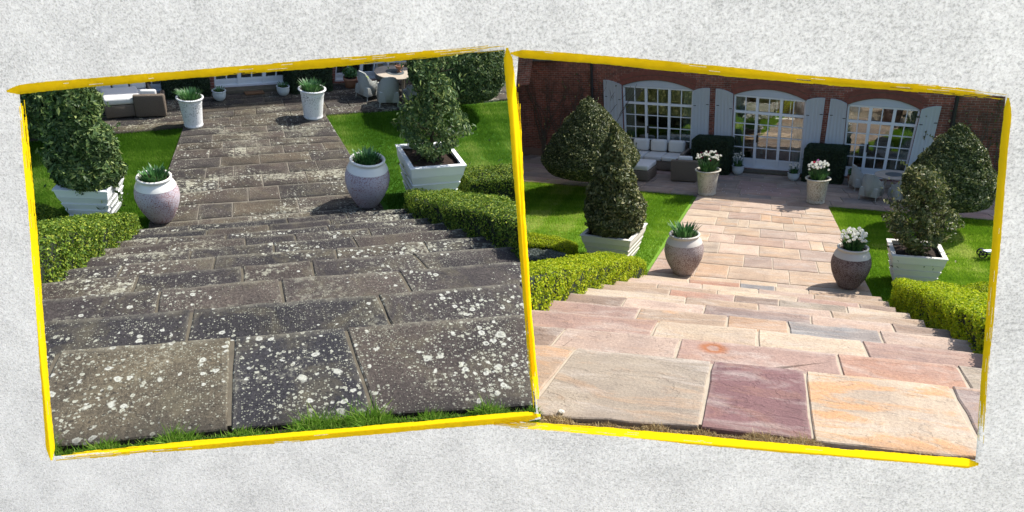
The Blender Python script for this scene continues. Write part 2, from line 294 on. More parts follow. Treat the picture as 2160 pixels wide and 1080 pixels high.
def brick_mat(name, c1, c2, mort, s):
    def b(nt):
        v = nd(nt, 'TexCoord', out=3); sx = nt.nodes.new('ShaderNodeSeparateXYZ'); nt.links.new(v, sx.inputs[0]); u = nd(nt, 'CombineXYZ', {0: sx.outputs[0], 1: sx.outputs[2], 2: 0.})
        br = nt.nodes.new('ShaderNodeTexBrick'); nt.links.new(u, br.inputs['Vector']); br.inputs['Scale'].default_value = s; br.inputs['Mortar Size'].default_value = .018; br.inputs['Mortar Smooth'].default_value = .3
        br.inputs['Brick Width'].default_value = .62; br.inputs['Row Height'].default_value = .21; br.inputs['Bias'].default_value = -.1
        br.inputs['Color1'].default_value = c4(c1); br.inputs['Color2'].default_value = c4(c2); br.inputs['Mortar'].default_value = c4(mort)
        c = mix(nt, ramp(nt, noise(nt, v, .9, 5, .65), [(.35, .6), (.62, 0)]), br.outputs['Color'], (.055, .04, .03)); c = mix(nt, 1., c, ramp(nt, noise(nt, v, 9, 4, .7), [(.3, .6), (.75, 1.45)]), 'MULTIPLY')
        return {'col': c, 'h': mth(nt, 'SUBTRACT', 1., br.outputs['Fac']), 'bs': .7, 'bd': .008}
    return material(name, b, .9, .15)
m_brick = brick_mat('old_brick', (.30, .095, .065), (.17, .065, .05), (.36, .29, .24), 4.2); m_arch = plain('arch_brick', (.21, .075, .055), .9, .35, 12, .4)
# ------------------------------------------------------------------ the white textured board with its two openings
NB = unit([-.2, .41, -.89]); DB = .9
BX = unit(np.cross(NB, [0, -1, 0])); BX = BX if BX[0] > 0 else -BX; BY = np.cross(NB, BX); BY = BY if BY[1] < 0 else -BY      # in camera axes
M_board = Matrix.Translation((0, 0, EYE)) @ Matrix((RWC@np.stack([BX, BY, NB], 1)).tolist()).to_4x4()
def onb(px, py, off=0.):
    r = np.array([(px-CX)/F, (py-CY)/F, 1.]); t = (-DB+off)/(NB@r); P = r*t; return (float(P@BX), float(P@BY), float(P@NB))
def board_mat():
    m = bpy.data.materials.new('white_plaster_sheet'); m.use_nodes = True; nt = m.node_tree; nt.nodes.clear(); v = ocoord(nt)
    n = noise(nt, v, 300, 2, .8); n2 = noise(nt, v, 150, 3, .65); n3 = noise(nt, v, 9, 3); f = mth(nt, 'ADD', mth(nt, 'MULTIPLY', n, .6), mth(nt, 'MULTIPLY', n2, .4)); f = mth(nt, 'MULTIPLY_ADD', mth(nt, 'SUBTRACT', n3, .5), .16, f)
    col = ramp(nt, f, [(.36, (.56, .55, .54)), (.46, (.77, .752, .74)), (.55, (.88, .862, .848)), (.66, (.97, .952, .935))]); col = mix(nt, ramp(nt, noise(nt, v, 40, 2, .8), [(.70, 0), (.78, .35)]), col, (.58, .58, .59))
    s = nd(nt, 'MixShader', {0: .8, 1: nd(nt, 'BsdfDiffuse', {'Color': col, 'Normal': nd(nt, 'Bump', {'Height': f, 'Strength': .5, 'Distance': .002})}), 2: nd(nt, 'BsdfTranslucent', {'Color': col})})
    o = nt.nodes.new('ShaderNodeOutputMaterial'); nt.links.new(s, o.inputs[0]); return m
def poly_holes(outer, holes, z0, z1):
    loops = [[Vector((x, y, 0)) for x, y in L] for L in [outer]+holes]; tri = tessellate_polygon(loops); flat = [p for L in loops for p in L]; n = len(flat)
    V = [(p.x, p.y, z1) for p in flat]+[(p.x, p.y, z0) for p in flat]; Fc = []
    for t in tri:
        a, b, c = (flat[i] for i in t); ccw = (b-a).cross(c-a).z > 0; t = t if ccw else t[::-1]; Fc += [tuple(t), tuple(i+n for i in t[::-1])]
    k = 0
    for L in loops:
        for i in range(len(L)): a, b = k+i, k+(i+1) % len(L); Fc.append((a, b, b+n, a+n))
        k += len(L)
    return V, Fc
OPL = [(38, 194), (560, 149), (1064, 105), (1131, 872), (113, 964)]
OPR = [(1093, 118), (2123, 204), (2059, 973), (1092, 892), (1140, 884), (1134, 870), (1087, 198)]
outer = [onb(*p)[:2] for p in ((-700, -480), (3050, -480), (3050, 1480), (-260, 1240))]
holes = [[onb(*p)[:2] for p in L] for L in (OPL, OPR)]
V, Fc = poly_holes(outer, holes, -DB-.0025, -DB)
V = [(x, y, z) for x, y, z in V]
bo = mesh('display_board', V, Fc, board_mat(), M=M_board)
tag(bo, 'white speckled plaster board with two tilted openings edged in yellow brush strokes', 'board')
m_yel = plain('yellow_paint', (.90, .63, .006), .45, .03, 10, .1, .001)
def ytr():
    m = bpy.data.materials.new('yellow_paint'); m.use_nodes = True; nt = m.node_tree; nt.nodes.clear(); v = ocoord(nt)
    col = mix(nt, noise(nt, v, 30, 3), (.99, .815, .09), (.985, .80, .07)); s = nd(nt, 'MixShader', {0: .92, 1: nd(nt, 'BsdfDiffuse', {'Color': col}), 2: nd(nt, 'BsdfTranslucent', {'Color': col})})
    o = nt.nodes.new('ShaderNodeOutputMaterial'); nt.links.new(s, o.inputs[0]); return m
m_yel = ytr()
def stroke(pts, w, dry=.12, off=.001, seed=0, wend=None):
    r = random.Random(seed); P = [Vector((x, y)) for x, y in pts]; L = [0]
    for a, b in zip(P, P[1:]): L.append(L[-1]+(b-a).length)
    tot = L[-1]; step = 6.; n = int(tot/step)
    def pos(s):
        for i in range(len(P)-1):
            if s <= L[i+1] or i == len(P)-2: break
        t = (s-L[i])/(L[i+1]-L[i]); d = (P[i+1]-P[i]).normalized(); a = P[i].lerp(P[i+1], t); return a, Vector((-d.y, d.x))
    lanes = 16; mb = MB(); on = [True]*lanes; wob = [r.uniform(0, 6) for _ in range(4)]
    start_cut = [(abs((j+.5)/lanes-.5)*2)**2.2*w*1.4 for j in range(lanes)]; end_cut = [r.uniform(0, tot*.10)*(1.4 if j in (3, 4, 9, 10) else .7) for j in range(lanes)]
    gaps = []
    for j in range(lanes):
        G = []; k = int(3+tot/160)
        for _ in range(k):
            u = r.random()**.55; 
            if r.random() < dry*(.25+2.4*u**3): c = u*tot; l = r.uniform(8, 30)+60*u**4*r.random(); G.append((c, c+l))
        gaps.append(G)
    for j in range(lanes):
        f0, f1 = j/lanes-.5, (j+1)/lanes-.5; run = []
        def flush(run):
            if len(run) < 2: return
            k = len(mb.V); m = len(run)
            for (q0, q1) in run:
                mb.V += [q0, q1]
            for i in range(m-1): mb.F.append((k+2*i, k+2*i+1, k+2*i+3, k+2*i+2))
        for i in range(n+1):
            s = i*step; live = s >= start_cut[j] and s <= tot-end_cut[j] and not any(a <= s <= b for a, b in gaps[j])
            if not live: flush(run); run = []; continue
            a, nn = pos(s); u = s/tot; ww = w*(1+.07*math.sin(s/97+wob[0])+.04*math.sin(s/31+wob[1]))*(1-.22*u**3); taper = min(1, .45+s/60)
            e0 = ww*taper*f0+(r.uniform(-.5, .5) if j == 0 else 0); e1 = ww*taper*f1+(r.uniform(-.5, .5) if j == lanes-1 else 0)
            q0 = a+nn*e0; q1 = a+nn*e1; run.append((onb(q0.x, q0.y, off), onb(q1.x, q1.y, off)))
        flush(run)
    bm = bmesh.new(); me = bpy.data.meshes.new('t'); me.from_pydata(mb.V, [], mb.F); bm.from_mesh(me); bpy.data.meshes.remove(me)
    bmesh.ops.remove_doubles(bm, verts=bm.verts[:], dist=2e-5); r_ = bmesh.ops.solidify(bm, geom=bm.faces[:], thickness=.0006); me = bpy.data.meshes.new('brush_stroke'); bm.to_mesh(me); bm.free(); me.materials.append(m_yel)
    o = bpy.data.objects.new('brush_stroke', me); C.objects.link(o); o.parent = bo; return o
stroke([(8, 193), (100, 182), (360, 160), (740, 129), (1000, 106), (1068, 99)], 18.5, .22, .0018, 1)
stroke([(1069, 95), (1077, 180), (1084, 250), (1097, 420), (1112, 640), (1123, 770), (1135, 880)], 19, .06, .0034, 2)
stroke([(1146, 876), (1069, 882), (980, 890), (600, 924), (340, 945), (113, 966)], 20, .16, .0018, 3)
stroke([(109, 977), (103, 910), (91, 760), (70, 480), (56, 330), (49, 250), (43, 200)], 16.5, .2, .0044, 4)
stroke([(1071, 112), (1150, 117), (1300, 129), (1480, 146), (1740, 171), (2000, 191), (2128, 206)], 19, .2, .0018, 5)
stroke([(2127, 200), (2125, 250), (2119, 300), (2101, 520), (2086, 696), (2076, 800), (2068, 940)], 17, .2, .0034, 6)
stroke([(2070, 980), (1940, 969), (1580, 939), (1300, 912), (1100, 896), (1035, 890)], 19, .22, .0044, 7)
stroke([(1126, 800), (1117, 660), (1103, 440), (1095, 260), (1092, 175)], 9, .5, .0054, 8)

# ------------------------------------------------------------------ steps and paving
def slab(g, pts, z, th, mat, col, alpha, parent, name='paving_slab', rough=.004, gap=.007, seg=.12, tilt=.0025):
    # pts: plan polygon, counter-clockwise; pulled in by the joint and given a worn, slightly wavy edge
    P = [Vector((p[0], p[1])) for p in pts]; n = len(P); c = sum(P, Vector((0, 0)))/n; A = sum(P[i].x*P[(i+1) % n].y-P[(i+1) % n].x*P[i].y for i in range(n))
    if abs(A) < 1e-4: return None
    if A < 0: P = P[::-1]
    L = []
    for i in range(n):
        a, b = P[i], P[(i+1) % n]; d = b-a; l = d.length
        if l < 1e-5: continue
        k = max(1, min(14, int(l/seg))); nn = Vector((-d.y, d.x))/l
        for j in range(k): L.append((a.lerp(b, j/k), nn, j))
    out = []
    for i, (p, nn, j) in enumerate(L):
        pn = L[i-1][1]; m = (nn+pn) if j == 0 else nn*1.; q = p+m*(gap if j == 0 else gap)+nn*random.uniform(-rough, rough)*.8; out.append(q)
    m = len(out); tx, ty = random.uniform(-tilt, tilt), random.uniform(-tilt, tilt)
    zz = lambda q: z+(q.x-c.x)*tx+(q.y-c.y)*ty
    bev = .006; V = []
    for q in out: V.append((q.x, q.y, zz(q)-th))
    for q in out: V.append((q.x, q.y, zz(q)-bev))
    inn = []
    for i, q in enumerate(out):
        a, b = out[i-1], out[(i+1) % m]; t = (b-a); t = t/max(t.length, 1e-6); inn.append(q+Vector((-t.y, t.x))*bev*random.uniform(.8, 1.8))
    for q in inn: V.append((q.x, q.y, zz(q)))
    ed = []; T3 = []
    for i, q in enumerate(inn):
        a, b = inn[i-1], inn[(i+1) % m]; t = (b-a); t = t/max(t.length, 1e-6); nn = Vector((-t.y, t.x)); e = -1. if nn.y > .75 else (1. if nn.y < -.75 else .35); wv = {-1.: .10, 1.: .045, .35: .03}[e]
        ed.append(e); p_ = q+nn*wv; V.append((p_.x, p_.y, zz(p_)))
    Fc = [tuple(range(3*m, 4*m)), tuple(range(m))[::-1]]
    for k in (0, 1, 2):
        for i in range(m): a, b = k*m+i, k*m+(i+1) % m; Fc.append((a, b, b+m, a+m))
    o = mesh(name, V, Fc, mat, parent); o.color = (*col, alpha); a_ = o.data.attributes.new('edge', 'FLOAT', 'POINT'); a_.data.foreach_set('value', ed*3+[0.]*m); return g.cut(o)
LL = [[(80, 739), (95, 738), (490, 708), (600, 697), (727, 688), (1110, 658), (1180, 653)], [(80, 676), (92, 675), (400, 650), (600, 632), (797, 619), (1104, 594), (1170, 589)],
      [(70, 630), (87, 629), (337, 607), (400, 601), (587, 586), (740, 574), (840, 568), (1098, 549), (1170, 544)], [(60, 596), (84, 594), (247, 581), (452, 564), (654, 547), (760, 540), (893, 531), (1047, 520), (1110, 516)],
      [(110, 569), (139, 566), (261, 555), (399, 544), (454, 539), (578, 530), (760, 518), (891, 507), (993, 499), (1060, 494)], [(160, 544), (191, 541), (400, 524), (519, 515), (578, 510), (743, 498), (944, 483), (1000, 479)],
      [(205, 524), (234, 521), (367, 511), (517, 500), (622, 492), (740, 482), (903, 471), (960, 467)], [(230, 509), (258, 506), (334, 500), (477, 492), (610, 481), (740, 469), (880, 460), (930, 457)],
      [(250, 497), (280, 494), (436, 483), (567, 472), (740, 458), (858, 449.5), (900, 446)], [(270, 484), (300, 481), (400, 474), (530, 465), (740, 447), (842, 440), (880, 437)]]
JL = [[((123, 742), (100, 790)), ((490, 710), (483, 910)), ((728, 687), (783, 857))], [((405, 650), (393, 713)), ((795, 620), (822, 680)), ((1097, 600), (1105, 613))],
      [((339, 607), (330, 652)), ((590, 588), (597, 632)), ((841, 570), (865, 611))], [((292, 578), (280, 611)), ((511, 560), (511, 592)), ((656, 549), (663, 579)), ((872, 536), (897, 562))],
      [((260, 556), (249, 580)), ((454, 540), (450, 564)), ((706, 521), (711, 543)), ((893, 509), (904, 528))], [((404, 525), (400, 544)), ((577, 512), (578, 530)), ((744, 500), (752, 514))],
      [((367, 511), (360, 527)), ((517, 501), (518, 514)), ((620, 492), (624, 507)), ((777, 481), (782, 493))], [((334, 500), (330, 513)), ((477, 494), (476, 502)), ((690, 474), (693, 484))],
      [((437, 484), (436, 491)), ((566, 473), (567, 481)), ((696, 464), (698, 474))], [((400, 476), (398, 483)), ((605, 460), (607, 469)), ((730, 449), (733, 458))]]
LR = [[(1090, 719), (1130, 723), (1213, 730), (1279, 738), (1426, 751), (1504, 760), (1580, 766), (1698, 780), (1780, 786), (2004, 811), (2065, 816), (2130, 822)],
      [(1080, 681), (1129, 685), (1198, 690), (1374, 705), (1440, 713), (1597, 726), (1766, 744), (2017, 768), (2068, 773), (2130, 779)], [(1080, 647), (1125, 651), (1235, 661), (1392, 675), (1440, 679), (1595, 693), (1740, 709), (1815, 717), (1986, 733), (2070, 743), (2110, 747)],
      [(1140, 629), (1179, 632), (1311, 644), (1351, 648), (1482, 659), (1534, 664), (1662, 676), (1740, 685), (1854, 696), (1946, 705), (2030, 714), (2080, 719)], [(1180, 614), (1220, 618), (1322, 627), (1447, 639), (1488, 642), (1597, 652), (1710, 664), (1800, 673), (1880, 681), (1960, 690), (2010, 695)],
      [(1220, 604), (1262, 608), (1414, 621), (1447, 625), (1599, 640), (1750, 654), (1789, 658), (1903, 669), (1950, 674)], [(1250, 596), (1292, 600), (1387, 606), (1416, 610), (1512, 619), (1551, 622), (1642, 631), (1679, 635), (1784, 645), (1872, 655), (1920, 660)],
      [(1280, 590), (1318, 593), (1388, 598), (1479, 607), (1512, 610), (1599, 617), (1683, 626), (1716, 629), (1846, 643), (1890, 648)], [(1310, 583), (1344, 586), (1480, 598), (1599, 609), (1716, 620), (1840, 632), (1875, 636)],
      [(1325, 576), (1359, 579), (1453, 589), (1562, 597), (1634, 603.5), (1705, 611), (1820, 622), (1860, 626)]]
JR = [[((1211, 738), (1135, 834)), ((1502, 760), (1476, 899)), ((1698, 782), (1716, 929)), ((2004, 812.5), (2061, 918))], [((1196, 690), (1165, 724)), ((1437, 713), (1425, 749)), ((1765.5, 745), (1776.7, 786)), ((2018, 770), (2043, 812))],
      [((1388.5, 678), (1374.6, 704)), ((1599, 693), (1599, 726)), ((1818, 719), (1829.6, 749))], [((1350.5, 649), (1339.4, 671)), ((1535.4, 665.5), (1532.6, 688)), ((1661, 678), (1665, 699)), ((1854, 698), (1863, 721))],
      [((1322, 627.6), (1311.7, 643)), ((1488, 643), (1483.5, 658)), ((1710, 665.5), (1712, 681)), ((1879.6, 683), (1887.7, 700))], [((1447, 626), (1445, 637)), ((1599, 640.5), (1599, 652)), ((1751, 654.5), (1755, 667))],
      [((1414, 611), (1411.7, 620)), ((1550, 623), (1548, 633)), ((1643, 631), (1643, 642)), ((1784.4, 645), (1787, 656))], [((1386.7, 599), (1385, 606)), ((1513, 610), (1512, 618)), ((1682, 626), (1680, 634)), ((1811, 640), (1813, 647))],
      [((1480.7, 598), (1480, 607)), ((1599, 609), (1599, 616)), ((1716, 621), (1717, 628.5))], [((1453, 584), (1453, 594)), ((1561, 597), (1561, 603.5)), ((1635, 604), (1634.5, 611)), ((1705, 611), (1706, 619))]]
PAL = dict(C=(.46, .37, .27), K=(.43, .325, .26), P=(.31, .205, .17), M=(.23, .175, .16), U=(.20, .105, .105), T=(.34, .25, .175), O=(.38, .235, .135), R=(.33, .18, .125), G=(.27, .23, .18), B=(.20, .205, .21), N=(.22, .16, .125))
CR = ['TGUCM', 'NKPRG', 'PCCP', 'PTOBK', 'NKMKN', 'CTKT', 'TRNGC', 'TTCPN', 'KCKT', 'CRBCT']; AR = {(0, 0): .7, (0, 1): .25, (0, 2): .12, (0, 3): .95, (0, 4): .4, (1, 2): .15, (3, 1): .8, (3, 2): .3, (2, 0): .15}
def steps(g, lines, joints, bottom, mat, mj, colf, name, label):
    riser = .225; body = mesh(name, [(0, 0, -9), (.001, 0, -9), (0, .001, -9)], [(0, 1, 2)], None, M=g.M); V = []; Fc = []
    tag(body, kind='structure')
    near = [g.at(x, y, 0)[:2] for x, y in bottom]; prev = near; mb = MB()
    for k, (ln, js) in enumerate(zip(lines, joints)):
        z = -riser*k; far = [g.at(x, y, z)[:2] for x, y in ln]
        fy = lambda x, Q: float(np.interp(x, [q[0] for q in Q], [q[1] for q in Q]))
        x0, x1 = far[0][0], far[-1][0]
        # joint lines in plan
        J = []
        for (t, b) in js:
            a = g.at(*t, z)[:2]; c = g.at(*b, z)[:2]; J.append((a, c))
        def jx(j, Q, d):     # where a joint meets the edge Q
            (ax, ay), (bx, by) = J[j]; x = ax
            for _ in range(8): y = fy(x, Q)+d; x = ax+(bx-ax)*(y-ay)/((by-ay) or 1e-6)
            return x
        cuts_f = [x0]+[jx(j, far, 0) for j in range(len(J))]+[x1]; cuts_n = [x0-(.06 if k == 0 else 0)]+[jx(j, prev, -.03 if k else 0) for j in range(len(J))]+[x1+(.05 if k == 0 else 0)]
        for i in range(len(cuts_f)-1):
            fa, fb, na, nb = cuts_f[i], cuts_f[i+1], cuts_n[i], cuts_n[i+1]
            if fb-fa < .03 or nb-na < .03: continue
            def edge(a, b, Q, d): return [(a, fy(a, Q)+d)]+[(q[0], q[1]+d) for q in Q if a+.05 < q[0] < b-.05]+[(b, fy(b, Q)+d)]
            pts = edge(na, nb, prev, -.03 if k else 0)+edge(fa, fb, far, 0)[::-1]
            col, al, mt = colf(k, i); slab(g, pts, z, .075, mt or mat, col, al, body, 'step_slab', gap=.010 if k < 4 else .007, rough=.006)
        # masonry under the tread
        pz = -2.6
        top = z-.010
        Q = [(q[0], q[1]-.03) for q in far]; Qn = [(q[0], q[1]) for q in prev]; xs = sorted(set([q[0] for q in Q]+[q[0] for q in Qn])); xs = [x for x in xs if x0+.02 <= x <= x1-.02]
        for a, b in zip(xs, xs[1:]): mb.hexa([(a, fy(a, Qn)-(.04 if k else -.04), pz), (b, fy(b, Qn)-(.04 if k else -.04), pz), (b, fy(b, Q), pz), (a, fy(a, Q), pz), (a, fy(a, Qn)-(.04 if k else -.04), top), (b, fy(b, Qn)-(.04 if k else -.04), top), (b, fy(b, Q), top), (a, fy(a, Q), top)])
        prev = far
    bm = mesh('tmp', mb.V, mb.F, mj); g.cut(bm); body.data = bm.data; body.data.name = name; bpy.data.objects.remove(bm)
    return prev
def colL(k, i):
    b = random.choice([(.032, .029, .031), (.042, .037, .037), (.026, .025, .028), (.050, .042, .038)]); 
    if (k, i) == (0, 1): b = (.082, .072, .052)
    if (k, i) == (0, 2): b = (.026, .026, .031)
    if (k, i) in ((2, 1), (4, 1), (2, 2)): b = (.062, .053, .048)
    return b, (.25 if k < 3 else .6), None
botL = [(60, 955), (113, 946), (490, 908), (790, 876), (1140, 857), (1200, 853)]; botR = [(1090, 872), (1135, 877), (1278, 888), (1474, 901), (1637, 921), (1710, 931), (2057, 969), (2110, 975)]
st = GR.at(1504, 734, -.225); m_stain = slab_mat('cleaned_sandstone_with_rust', False, stain=(st[0], st[1], 0))
def colR(k, i): s = CR[k]; q = s[min(i, len(s)-1)]; c = PAL[q]; c = c if q in 'U' else tuple(.92*a+.08*b for a, b in zip(c, (.52, .42, .31))); v = random.uniform(.92, 1.05); return tuple(x*v for x in c), AR.get((k, i), .12), (m_stain if (k, i) == (1, 2) else None)
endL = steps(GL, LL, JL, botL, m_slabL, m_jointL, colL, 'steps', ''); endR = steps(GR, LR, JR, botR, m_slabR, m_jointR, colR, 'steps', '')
def zc(x, y): return (340+x/4.5, 240+y/4.5)
PLN = [LL[9][1:-1], [zc(*p) for p in ((-400, 1060), (160, 1020), (680, 975), (1320, 935), (1850, 895), (2200, 868))], [zc(*p) for p in ((-400, 905), (230, 862), (670, 840), (830, 825), (1300, 795), (1780, 760), (2200, 730))], [zc(*p) for p in ((-400, 790), (230, 750), (540, 715), (830, 695), (1130, 675), (1390, 655), (1750, 625), (2200, 590))],
       [zc(*p) for p in ((-400, 680), (190, 625), (415, 610), (690, 585), (960, 570), (1370, 545), (1760, 515), (2200, 480))], [zc(*p) for p in ((-400, 580), (120, 530), (430, 510), (690, 490), (940, 470), (1200, 458), (1810, 415), (2200, 390))], [zc(*p) for p in ((-400, 475), (110, 435), (450, 415), (690, 400), (930, 385), (1170, 368), (1760, 335), (2200, 310))],
       [zc(*p) for p in ((-400, 385), (150, 345), (580, 325), (800, 315), (1150, 295), (1720, 262), (2200, 235))], [zc(*p) for p in ((-400, 320), (170, 285), (480, 265), (910, 240), (1680, 205), (2200, 180))], [zc(*p) for p in ((-400, 255), (200, 215), (600, 185), (850, 180), (1330, 140), (1640, 130), (2200, 100))], [zc(*p) for p in ((-400, 190), (590, 125), (1010, 110), (1600, 72), (2200, 35))], [(300, 267.5), (388, 261), (537, 250), (686, 239), (760, 233.5)]]
PJL = [[zc(x, 950)[0] for x in (355, 860, 1420)], [zc(x, 950)[0] for x in (340, 675, 1320)], [zc(x, 1)[0] for x in (830, 1135)], [zc(x, 1)[0] for x in (540, 970, 1395)], [zc(x, 1)[0] for x in (415, 690, 1220, 1500)], [zc(x, 1)[0] for x in (560, 940, 1430)], [zc(x, 1)[0] for x in (450, 690, 810, 1170, 1560)], [zc(x, 1)[0] for x in (580, 915, 1040, 1400)], [zc(x, 1)[0] for x in (480, 850, 1180)], [zc(x, 1)[0] for x in (600, 1010, 1330)], [zc(x, 1)[0] for x in (760, 1200)]]
PRN = [LR[9][1:-1], [(1350, 571), (1455, 581), (1533, 587), (1599, 593), (1703, 603), (1800, 612), (1860, 618)], [(1360, 543), (1476, 554), (1536, 560), (1600, 565), (1663, 570), (1744, 577), (1850, 588)], [(1360, 521), (1480, 531), (1570, 537), (1630, 543), (1721, 551), (1744, 553), (1850, 563)], [(1360, 498), (1480, 508), (1517, 511), (1600, 518), (1654, 523), (1710, 528), (1850, 540)],
       [(1360, 480), (1472, 488), (1549, 495), (1600, 500), (1654, 504), (1707, 508), (1850, 521)], [(1360, 463), (1468, 471), (1528, 476.5), (1600, 482), (1680, 489), (1770, 495), (1850, 502)], [(1360, 447), (1442, 453), (1510, 458), (1559, 462), (1600, 465), (1652, 471), (1698, 474), (1770, 480), (1850, 487)],
       [(1360, 432), (1446, 439), (1521, 445), (1600, 451), (1673, 459), (1758, 465), (1850, 472)], [(1360, 421), (1455, 428.6), (1521, 433), (1561, 437), (1600, 439.5), (1647, 446), (1691, 451), (1756, 457), (1850, 465)], [(1360, 413), (1460, 421), (1544, 424), (1600, 428), (1626, 431), (1710, 437), (1745, 441), (1850, 449)], [(1360, 404), (1470, 411), (1544, 415), (1620, 420), (1746, 431), (1850, 439)]]
PJR = [[1453, 1561, 1640, 1705], [1463, 1533, 1666], [1567, 1630, 1727], [1513, 1600, 1689], [1492, 1547, 1654, 1711, 1740], [1524, 1602, 1681], [1507, 1555, 1578, 1653, 1701], [1534, 1604, 1627, 1674], [1518, 1561, 1648, 1691], [1542, 1626, 1700], [1500, 1580, 1660]]
def hitline(poly, x, y, vp):       # follow the joint from (x,y) towards its vanishing point until it meets the next course
    t = 0
    for _ in range(12):
        qx = x+(vp[0]-x)*t; qy = yl(poly, qx); t = (qy-y)/(vp[1]-y)
    return x+(vp[0]-x)*t, y+(vp[1]-y)*t
def path(g, L, J, vp, le, re, mat, mj, cols, al, skip=None):
    root = mesh('path', [(0, 0, 0), (1, 0, 0), (0, 1, 0)], [(0, 1, 2)], mj, M=g.M); tag(root, kind='structure'); z = -2.25
    e0 = [g.at(*hitline(L[0], *le, vp))[:2], g.at(*hitline(L[0], *re, vp))[:2]]; e1 = [g.at(*hitline(L[-1], *le, vp))[:2], g.at(*hitline(L[-1], *re, vp))[:2]]
    d = 1.0; V = [(*e0[0], z-.008), (*e0[1], z-.008), (*e1[1], z-.008), (*e1[0], z-.008)]; V = [(V[0][0], V[0][1]-d, V[0][2]), (V[1][0], V[1][1]-d, V[1][2]), V[2], V[3]]
    t = mesh('tmp', V, [(0, 1, 2, 3)], mj); g.cut(t); root.data = t.data; bpy.data.objects.remove(t)
    for r in range(len(L)-1):
        a, b = L[r], L[r+1]; X = [None]+sorted(J[r])+[None]
        for i in range(len(X)-1):
            def cnr(x, side):
                if x is None: p = le if side == 0 else re; lo = hitline(a, *p, vp)
                else: lo = (x, yl(a, x))
                return lo, hitline(b, *lo, vp)
            (l0, l1), (r0, r1) = cnr(X[i], 0), cnr(X[i+1], 1)
            if r0[0]-l0[0] < 4: continue
            m0 = ((l0[0]+r0[0])/2, yl(a, (l0[0]+r0[0])/2)); m1 = ((l1[0]+r1[0])/2, yl(b, (l1[0]+r1[0])/2))
            pts = [g.at(*p)[:2] for p in (l0, m0, r0, r1, m1, l1)]
            if r == 0: pts = [(p[0], p[1]-(.25 if q < 3 else 0)) for q, p in enumerate(pts)]
            v = random.uniform(.9, 1.1); c = random.choice(cols); slab(g, pts, z+(0 if r else -.001), .05, mat, tuple(x*v for x in c), random.uniform(*al), root, gap=.0055, rough=.0035)
    return root
LC = [(.055, .046, .042), (.066, .055, .048), (.045, .040, .039), (.074, .062, .048)]
m_jointP = plain('gritty_joint', (.17, .15, .12), .95, .4, 14, .6)
path(GL, PLN, PJL, (501, -56), (362, 335), (741, 328), m_slabL, m_jointP, LC, (.25, .75))
RC = [tuple(.6*a+.4*b for a, b in zip(PAL[k], (.54, .42, .31))) for k in 'CKTTOKPCGKTKMC']
path(GR, PRN, PJR, (1621, 182), (1375, 560), (1830, 600), m_slabR, m_jointR, RC, (.05, .5))
def terrace(g, y0, y1, xr, rows, mat, mj, cols, al, seed, wall):
    rnd = random.Random(seed); T = g.T; root = mesh('terrace', [(0, 0, 0), (1, 0, 0), (0, 1, 0)], [(0, 1, 2)], mj, M=g.M); tag(root, kind='structure')
    V = [(*T(x, y)[:2], -2.256-.014) for x, y in ((xr[0], y0), (xr[1], y0), (xr[1], y1), (xr[0], y1))]; t = mesh('tmp', V, [(0, 1, 2, 3)], mj); g.cut(t); root.data = t.data; bpy.data.objects.remove(t)
    ys = np.linspace(y0, y1, rows+1)
    for a, b in zip(ys, ys[1:]):
        x = xr[0]+rnd.uniform(-1, 0)
        while x < xr[1]:
            w_ = rnd.choice([.6, .8, 1., 1.3, 1.6]); xe = x+w_
            pts = [T(u, v)[:2] for u, v in ((x, a), (xe, a), (xe, b), (x, b))]; c = rnd.choice(cols); slab(g, pts, -2.256, .05, mat, c, rnd.uniform(*al), root, gap=.006, rough=.002, seg=.3); x = xe
xl, ylt = GL.I(686, 239); TE_L = 10.72; TE_R = 12.2
terrace(GL, GL.I(537, 251)[1]-.14, 15.9, (-8.5, 6.5), 9, m_slabL, m_jointL, LC, (.4, .9), 3, None)
terrace(GR, GR.I(1608, 420)[1]-.14, 18.2, (-8.5, 8), 10, m_slabR, m_jointR, [(.30, .25, .21), (.34, .27, .22), (.27, .22, .19), (.38, .31, .26), (.33, .24, .22), (.24, .21, .19)], (.05, .3), 4, None)

# ------------------------------------------------------------------ lawns, verge
def sheet(g, name, P, z, mat, kind='structure'):
    o = mesh(name, [(*p, z) for p in P], [tuple(range(len(P)))], mat, M=g.M); g.cut(o); return tag(o, kind=kind)
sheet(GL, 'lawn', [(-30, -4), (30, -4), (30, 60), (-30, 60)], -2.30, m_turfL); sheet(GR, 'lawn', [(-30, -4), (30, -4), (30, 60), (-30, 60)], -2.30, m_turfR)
for g, bt, m in ((GL, botL, m_soil), (GR, botR, plain('dry_turf', (.22, .15, .07), .95, .4, 9, .6, .01))):
    q = [g.at(x, y, 0)[:2] for x, y in bt]; mb = MB(); xs = [p[0] for p in q]
    for a, b in zip(q, q[1:]): mb.hexa([(a[0], -1.0, -2.4), (b[0], -1.0, -2.4), (b[0], b[1]-.0, -2.4), (a[0], a[1], -2.4), (a[0], -1.0, -.03), (b[0], -1.0, -.03), (b[0], b[1], -.03), (a[0], a[1], -.03)])
    o = mb.obj('upper_ground', m, M=g.M); g.cut(o); tag(o, kind='structure')
def in_poly(p, poly):
    x, y = p[:, 0], p[:, 1]; r = np.zeros(len(p), bool); n = len(poly)
    for i in range(n):
        (x0, y0), (x1, y1) = poly[i], poly[(i+1) % n]; c = ((y0 > y) != (y1 > y)) & (x < (x1-x0)*(y-y0)/((y1-y0) or 1e-9)+x0); r ^= c
    return r
